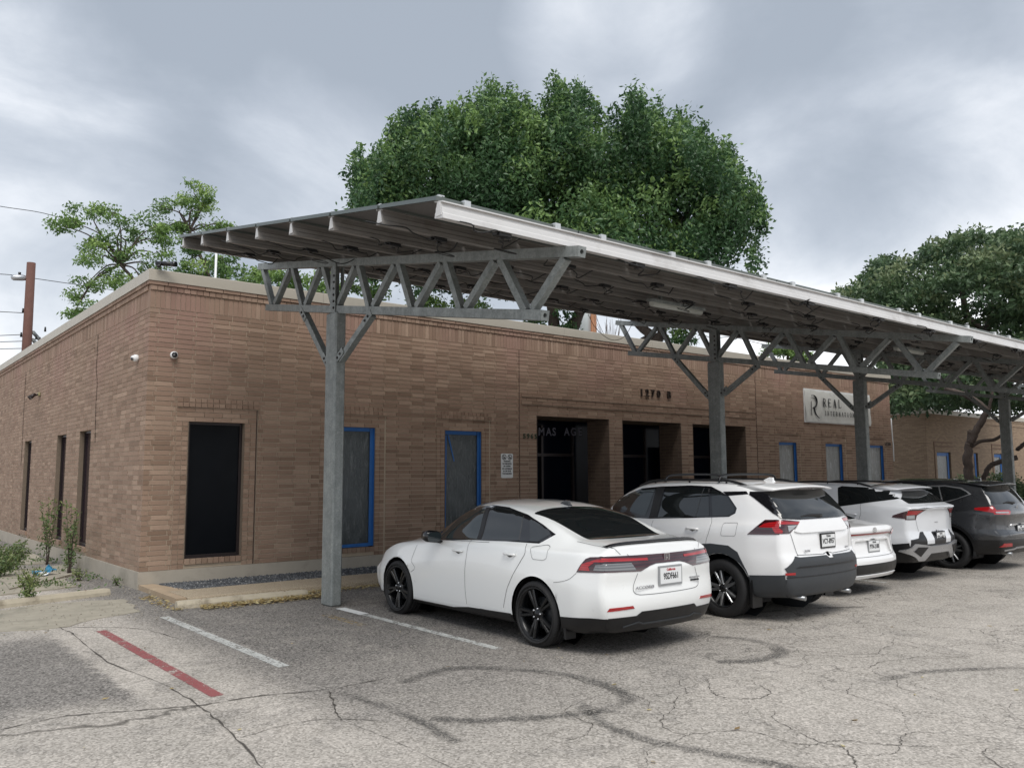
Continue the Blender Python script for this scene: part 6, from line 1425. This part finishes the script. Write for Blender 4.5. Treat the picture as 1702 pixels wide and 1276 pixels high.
airy_tree('pecan_tree','bright green open tree with two crowns behind the far left roof edge','tree',34,
  [(150,355,32,18),(190,352,36,22),(125,370,24,14),(105,375,12,8),(195,390,40,26),(150,410,30,20),(215,375,26,22),(170,440,42,26),(225,430,30,26),(145,470,28,18),(190,475,34,18),(255,420,24,22),(135,500,26,12),(120,525,20,8),(250,455,22,18),(240,480,16,10),(265,395,16,20),(260,375,14,14)],
  [(240,520),(225,470),(200,440)],leaf_left,.135,31,.72)
airy_tree('pecan_tree','slim leaning green tree just left of the carport roof corner','tree',36,
  [(322,320,22,15),(335,345,20,18),(300,350,26,16),(265,345,20,12),(280,375,24,12),(320,375,24,16),(340,330,12,20),(330,395,26,12),(300,390,20,12),(365,385,14,10),(375,378,10,8)],
  [(345,480),(335,430),(315,385)],leaf_left,.135,41,.75)
airy_tree('pecan_tree','dark green tree seen under the left corner of the carport roof','tree',32,
  [(320,430,28,16),(345,440,26,22),(370,430,20,20),(335,460,26,14),(315,445,18,12),(385,455,18,18)],[(350,500),(350,470),(345,450)],leaf_left,.13,47,1.0,-.2)
airy_tree('pecan_tree','row of bright leaves seen through the first carport frame above the roof edge','tree',30,
  [(405,460,18,12),(430,465,20,14),(460,470,24,16),(490,475,22,16),(520,470,26,20),(560,475,26,22),(600,480,24,20),(640,490,26,18),(680,500,26,16),(730,505,26,14),(780,508,24,12),(540,455,22,12),(470,455,16,8)],
  [(560,560),(560,520),(560,500)],leaf_left,.15,53,.8,0,br=0)
airy_tree('small_tree','small tree with thin leaves seen between the second frame members','tree',30,
  [(1130,550,12,8),(1140,560,8,6),(1120,572,8,5),(905,540,12,16),(930,525,20,14),(880,530,10,10),(950,545,10,14)],[(1125,620),(1122,585),(1120,575)],leaf_big,.17,59,.35,br=0)
airy_tree('small_tree','pale green bush tree glimpsed behind the roof edge between second and third carport posts','tree',40,
  [(1290,582,16,8),(1310,585,16,9),(1330,590,14,8),(1300,575,14,7)],[(1310,650),(1310,610),(1310,590)],leaf_left,.17,61,.8)
# live oak on the right, sprawling over the far building
def oak():
    D0=62; base=at(1790,790,44); root=empty('live_oak_tree',(base.x,base.y,0),0,'broad grey green live oak spreading above the right end of the carport','tree'); g=np.random.default_rng(77)
    top=[(1385,492),(1400,480),(1430,470),(1455,440),(1480,430),(1510,440),(1540,410),(1575,398),(1600,395),(1620,385),(1650,388),(1680,385),(1760,380),(1860,400)]
    tu=np.array([a for a,b in top]); tv=np.array([b for a,b in top]); C_=[];R_=[];N_=[]
    for k in range(700):
        u=1392+(1860-1392)*g.random(); vt=np.interp(u,tu,tv); vb=682 if u>1480 else 560; f=g.random(); v=vt+14+f*(vb-vt-14)
        if 1585<u<1632 and 486<v<532 and g.random()<.93: continue
        if abs(u-1630)<30 and 520<v<545 and g.random()<.5: continue
        D=52+g.uniform(-8,8); p=at(u,v,D); rr=g.uniform(.45,1.0); C_.append(p); R_.append((rr*1.3,rr*1.3,rr*.6)); N_.append(int(170*rr*rr)+50)
    for k in range(170):
        u=g.uniform(1388,1800); vt=np.interp(u,tu,tv); p=at(u,vt+g.uniform(-3,16),52+g.uniform(-6,6)); rr=g.uniform(.25,.5); C_.append(p); R_.append((rr,rr,rr)); N_.append(34)
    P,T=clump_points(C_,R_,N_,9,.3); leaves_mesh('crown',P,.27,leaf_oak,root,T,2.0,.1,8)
    b=Vector((base.x,base.y,0)); A=lambda u,v,D=44:at(u,v,D)
    trunk(root,[([b,A(1785,720),A(1730,640,47),A(1660,570,50),A(1606,525,52)],.22,.13),([A(1606,525,52),A(1600,490,52),A(1590,440,52)],.22,.08),([A(1640,550,51),A(1650,500,52),A(1660,450,52)],.18,.06),([A(1612,560,50),A(1560,540,51),A(1480,500,52)],.2,.05),
      ([A(1740,650,46),A(1660,640,48),A(1560,632,50)],.18,.06)])
oak()
airy_tree('small_tree','leafy green tree glimpsed between the long building and the far building roofs','tree',60,
  [(1500,645,22,12),(1530,655,26,12),(1560,650,24,12),(1590,660,22,10),(1620,665,20,12),(1650,660,22,16),(1500,665,18,8),(1545,668,22,7),(1675,655,18,20),(1470,660,14,10),(1440,660,14,8),(1600,640,20,10)],[(1560,720),(1560,680),(1560,665)],leaf_left,.26,67,1.0,-.15,br=0)
# crooked pruned limbs in front of the far building
base=at(1612,800,38); r=empty('pruned_tree',(base.x,base.y,0),0,'crooked bare brown trunk with pruned limbs in front of the far building','tree')
A=lambda u,v:at(u,v,38)
trunk(r,[([Vector((base.x,base.y,0)),A(1611,790),A(1608,760),A(1612,735)],.20,.15),([A(1612,738),A(1622,715),A(1634,695),A(1642,682)],.15,.12),([A(1611,742),A(1612,722),A(1613,717)],.10,.095),([A(1614,742),A(1630,733),A(1650,731),A(1664,724),A(1674,715)],.075,.06),
   ([A(1642,684),A(1625,668),A(1600,655),A(1570,645)],.13,.10),([A(1643,683),A(1648,660),A(1650,640)],.07,.05),([A(1690,760),A(1660,768),A(1645,775),A(1636,792),A(1630,805)],.10,.09),([A(1690,748),A(1702,738),A(1720,730)],.08,.08)])
# hedge
def hedge(u0,u1,v0,D,label):
    g=np.random.default_rng(3); base=at((u0+u1)/2,v0,D); root=empty('hedge',(base.x,base.y,0),0,label,'hedge'); C_=[];R_=[];N_=[]
    for k in range(50):
        u=g.uniform(u0,u1); p=at(u,v0+g.uniform(0,6),D+g.uniform(-.8,.8)); p.z=g.uniform(.2,max(.3,p.z)); C_.append(p); R_.append((.45,.45,.35)); N_.append(260)
    P,T=clump_points(C_,R_,N_,5,.4); leaves_mesh('foliage',P,.12,leaf_oak,root,T+.15,2,0,4)
hedge(1590,1760,792,40,'low clipped green hedge in front of the far building, beyond the dark grey car')
# ================================================================ POLES, WIRES
p0=at(44,600,45); r=empty('utility_pole',(p0.x,p0.y,0),0,'reddish brown timber pole with a street lamp behind the left roof edge','utility pole')
q=at(52,437,45); m=MB(); m.tube([(p0.x,p0.y,0),(p0.x+(q.x-p0.x)*.6,p0.y,q.z*.6),(q.x,q.y,q.z)],[.24,.21,.19],16); wbuild(m,'pole',wood_pole,r)
m=MB(); a=at(50,461,45); b=at(24,463,45); m.tube([a,b],.035,8); wbuild(m,'lamp_arm',galv_steel,r)
m=MB(); c=at(33,462,45); m.tube([c+Vector((.38,0,.03)),c+Vector((.1,0,.03)),c+Vector((-.28,0,-.02)),c+Vector((-.36,0,-.05))],[.08,.15,.14,.06],12); L=wbuild(m,'lamp_head',satin,r)
m=MB(); m.tube([c+Vector((-.02,0,.12)),c+Vector((-.02,0,.27))],.06,10); wbuild(m,'photocell',plastic_black,L)
m=MB()
for dz in (0,-.35):
    a=at(55,552,45)+Vector((0,0,dz)); b=at(79,561,45)+Vector((0,1.5,dz)); m.bar(a,b,.10,.14)
wbuild(m,'cross_arm',galv_steel,r)
m=MB()
for u,v in ((60,564),(66,568),(75,551),(35,560),(38,520)): a=at(u,v,45); m.tube([a,a+Vector((0,0,.22))],[.05,.035],8)
wbuild(m,'insulators',plastic_black,r)
def wire(pts,D,label):
    m=MB(); m.tube(smooth_pts([at(u,v,D) for u,v in pts],8),.012*D/45*1.4,5); o=m.build('overhead_wire',cable_blk); tag(o,label,'wire','overhead wires behind the building')
wire([(-60,330),(0,343),(60,352),(102,362)],45,'thin overhead wire running from the left edge to the bright green tree')
wire([(-60,452),(20,457),(45,461),(120,472),(200,484)],45,'thin overhead wire passing the street lamp on the brown pole')
for v0,v1,wn in ((515,520,'uppermost thin wire left of the brown pole, below the lamp'),(560,556,'thin wire left of the brown pole meeting its cross arm'),(570,567,'second lowest thin wire running left from the brown pole'),(581,579,'lowest thin wire running left from the brown pole above the roof edge')): wire([(-60,v0),(0,v0+(v1-v0)*.6),(38,v1)],45,wn)
wire([(1160,552),(1185,562),(1215,560),(1260,570),(1300,580)],45,'thin wire sagging behind the roof between second and third frame members')
pp=at(986,540,46); r=empty('utility_pole',(pp.x,pp.y,0),0,'orange brown timber pole with a grey transformer above the middle of the roof edge','utility pole')
q=at(986,505,46); m=MB(); m.tube([(pp.x,pp.y,0),(q.x,q.y,q.z)],[.2,.17],14); wbuild(m,'pole',simple('orange_pole_timber',(.34,.16,.085),.85,0,.2,3),r)
tq=at(972,536,46); m=MB(); m.lathe([(0,.75),(.26,.72),(.30,.62),(.30,-.62),(.26,-.7),(0,-.7)],18,'z',0,True,tuple(tq)); T_=wbuild(m,'transformer',simple('transformer_grey',(.50,.53,.53),.5,.1),r)
m=MB()
for k in (-.12,.12): m.tube([(tq.x+k,tq.y-.1,tq.z+.7),(tq.x+k,tq.y-.1,tq.z+1.0)],[.05,.03],8)
m.bar((tq.x+.25,tq.y,tq.z+.3),(pp.x,pp.y,tq.z+.3),.1,.12); wbuild(m,'bushings',plastic_black,T_)
vp=at(357,466,25); o=MB().tube([(vp.x,vp.y,4.75),(vp.x+.02,vp.y,8.4)],.035,8).build('white_mast',plate_white); tag(o,'slim white vertical mast standing on the roof left of the first carport frame','mast')
# bare twigs near the transformer
bt=at(1010,560,40); m=MB(); 
for k in range(26):
    a=bt+Vector((random.uniform(-.6,.6),0,-1.5)); b=at(1010+random.uniform(-25,25),560-random.uniform(8,42),40+random.uniform(-1,1)); m.tube([a,a.lerp(b,.5)+Vector((random.uniform(-.2,.2),0,0)),b],[.02,.014,.006],5)
o=m.build('bare_bush',bark_mat); tag(o,'tangle of bare thin twigs above the roof edge beside the orange brown pole','bush')
# ================================================================ WEEDS, LITTER, LEAVES
def weed(x,y,h,n,label,seed,wide=.12,tint=0.0,leafs=260,ls=.05):
    root=empty('weed',(x,y,0),0,label,'weed'); g=np.random.default_rng(seed); m=MB(); P=[];T=[]
    for k in range(n):
        a=g.uniform(0,6.28); tx,ty=wide*g.uniform(.3,1.6)*math.cos(a),wide*g.uniform(.3,1.6)*math.sin(a); hh=h*g.uniform(.6,1)
        L=[Vector((g.uniform(-.03,.03),g.uniform(-.03,.03),0)),Vector((tx*.4,ty*.4,hh*.5)),Vector((tx,ty,hh))]; m.tube(smooth_pts(L,5),[.009*(1-.07*i) for i in range(11)],6)
        for j in range(leafs//n):
            f=g.uniform(.22,1.0); q=L[0].lerp(L[1],f*2) if f<.5 else L[1].lerp(L[2],f*2-1); sp=wide*.55*(1.15-f); P.append((x+q.x+g.normal()*sp,y+q.y+g.normal()*sp,q.z+g.normal()*.03)); T.append(.45+tint+g.normal()*.16+.25*f)
    m.build('stem',bark_mat,root); leaves_mesh('leaves',np.array(P),ls,leaf_weed,root,np.array(T),2.6,-.2,seed)
weed(2.30,13.62,.42,4,'small leafy green weed growing at the left wheel stop',1,.09,.12,330,.055)
weed(3.55,19.3,1.45,5,'tall dry weed against the left wall between the two farther windows',2,.16,-.05,420,.075)
weed(3.50,17.0,1.35,6,'tall thin weed beside the nearest left wall window',3,.14,-.1,420,.07)
weed(2.72,18.4,.58,12,'bushy green weed at the left edge of the photo',4,.26,-.05,1100,.065)
weed(2.40,17.3,.45,10,'low green weed patch nearer the left edge behind the wheel stop',5,.26,-.05,700,.065)
weed(2.65,15.6,.30,7,'yellow green weed tuft in a crack of the old slabs',6,.14,.25,300,.05)
weed(3.45,16.0,.22,6,'small tuft with pale flowers at the foot of the left wall',7,.10,.15,200,.045)
weed(3.72,18.1,.30,6,'low green tuft against the plinth between the two tall dry weeds',9,.12,.05,260,.05)
weed(3.78,14.9,.16,5,'tiny weed at the base of the left wall near the corner',8,.07,-.1,110,.04)
g=np.random.default_rng(11); n=9000; P=np.stack([g.uniform(.2,3.8,n),g.uniform(14.3,22,n)**1.0,g.uniform(.005,.05,n)],1)
keep=(np.sin(P[:,0]*5+P[:,1]*2)+np.sin(P[:,1]*3.1-P[:,0])+g.normal(size=n)*.6)>.75
o=leaves_mesh('ground_weeds',P[keep],.06,leaf_weed,None,.4+.2*g.normal(size=keep.sum()),2.2,-.4,12); tag(o,kind='stuff')
def litter(name,P,s,seed):
    g=np.random.default_rng(seed); o=leaves_mesh(name,P,s,leaf_dead,None,g.random(len(P)),2.0,0,seed)
    co=np.empty(len(o.data.vertices)*3); o.data.vertices.foreach_get('co',co); co=co.reshape(-1,4,3); z0=P[:,2][:,None]; co[:,:,2]=z0+(co[:,:,2]-z0)*.22; co[:,:,2]=np.maximum(co[:,:,2],.004); o.data.vertices.foreach_set('co',co.ravel()); tag(o,kind='stuff')
g=np.random.default_rng(14)
P=np.concatenate([np.stack([g.uniform(4.0,5.9,1500),11.62-np.abs(g.normal(size=1500))*.13,np.full(1500,.014)+g.random(1500)*.035],1),
  np.stack([g.uniform(5.5,8.2,700),12.08-np.abs(g.normal(size=700))*.14,np.full(700,.012)+g.random(700)*.02],1),
  np.stack([3.75+np.abs(g.normal(size=260))*.14-.1,g.uniform(11.6,13.2,260),np.full(260,.015)],1),
  np.stack([g.uniform(4.2,8,160),g.uniform(11.85,12.1,160),np.full(160,.01)],1),
  np.stack([g.uniform(1,14,60),g.uniform(2.5,11,60),np.full(60,.008)],1)])
litter('fallen_leaves',P,.062,15)
# crumpled blue packet
r=empty('crumpled_bag',(3.10,16.95,.02),.4,'crumpled blue and white plastic bag lying by the left wall','litter')
m=MB(); nx=9; rb=random.Random(4); V=[(.045*i-.2,.03*j-.1,.02+.10*rb.random()+(.10 if i>5 else 0)*(j/6)) for j in range(7) for i in range(nx)]
m.add(V,[(j*nx+i,j*nx+i+1,(j+1)*nx+i+1,(j+1)*nx+i) for j in range(6) for i in range(nx-1)]); m.build('blue_sheet',simple('blue_plastic',(.03,.19,.33),.3,0,.5,14),r)
m=MB(); V=[(-.22+.04*i,.02*j-.16,.03+.07*rb.random()) for j in range(4) for i in range(6)]; m.add(V,[(j*6+i,j*6+i+1,(j+1)*6+i+1,(j+1)*6+i) for j in range(3) for i in range(5)]); m.build('white_sheet',plate_white,r)
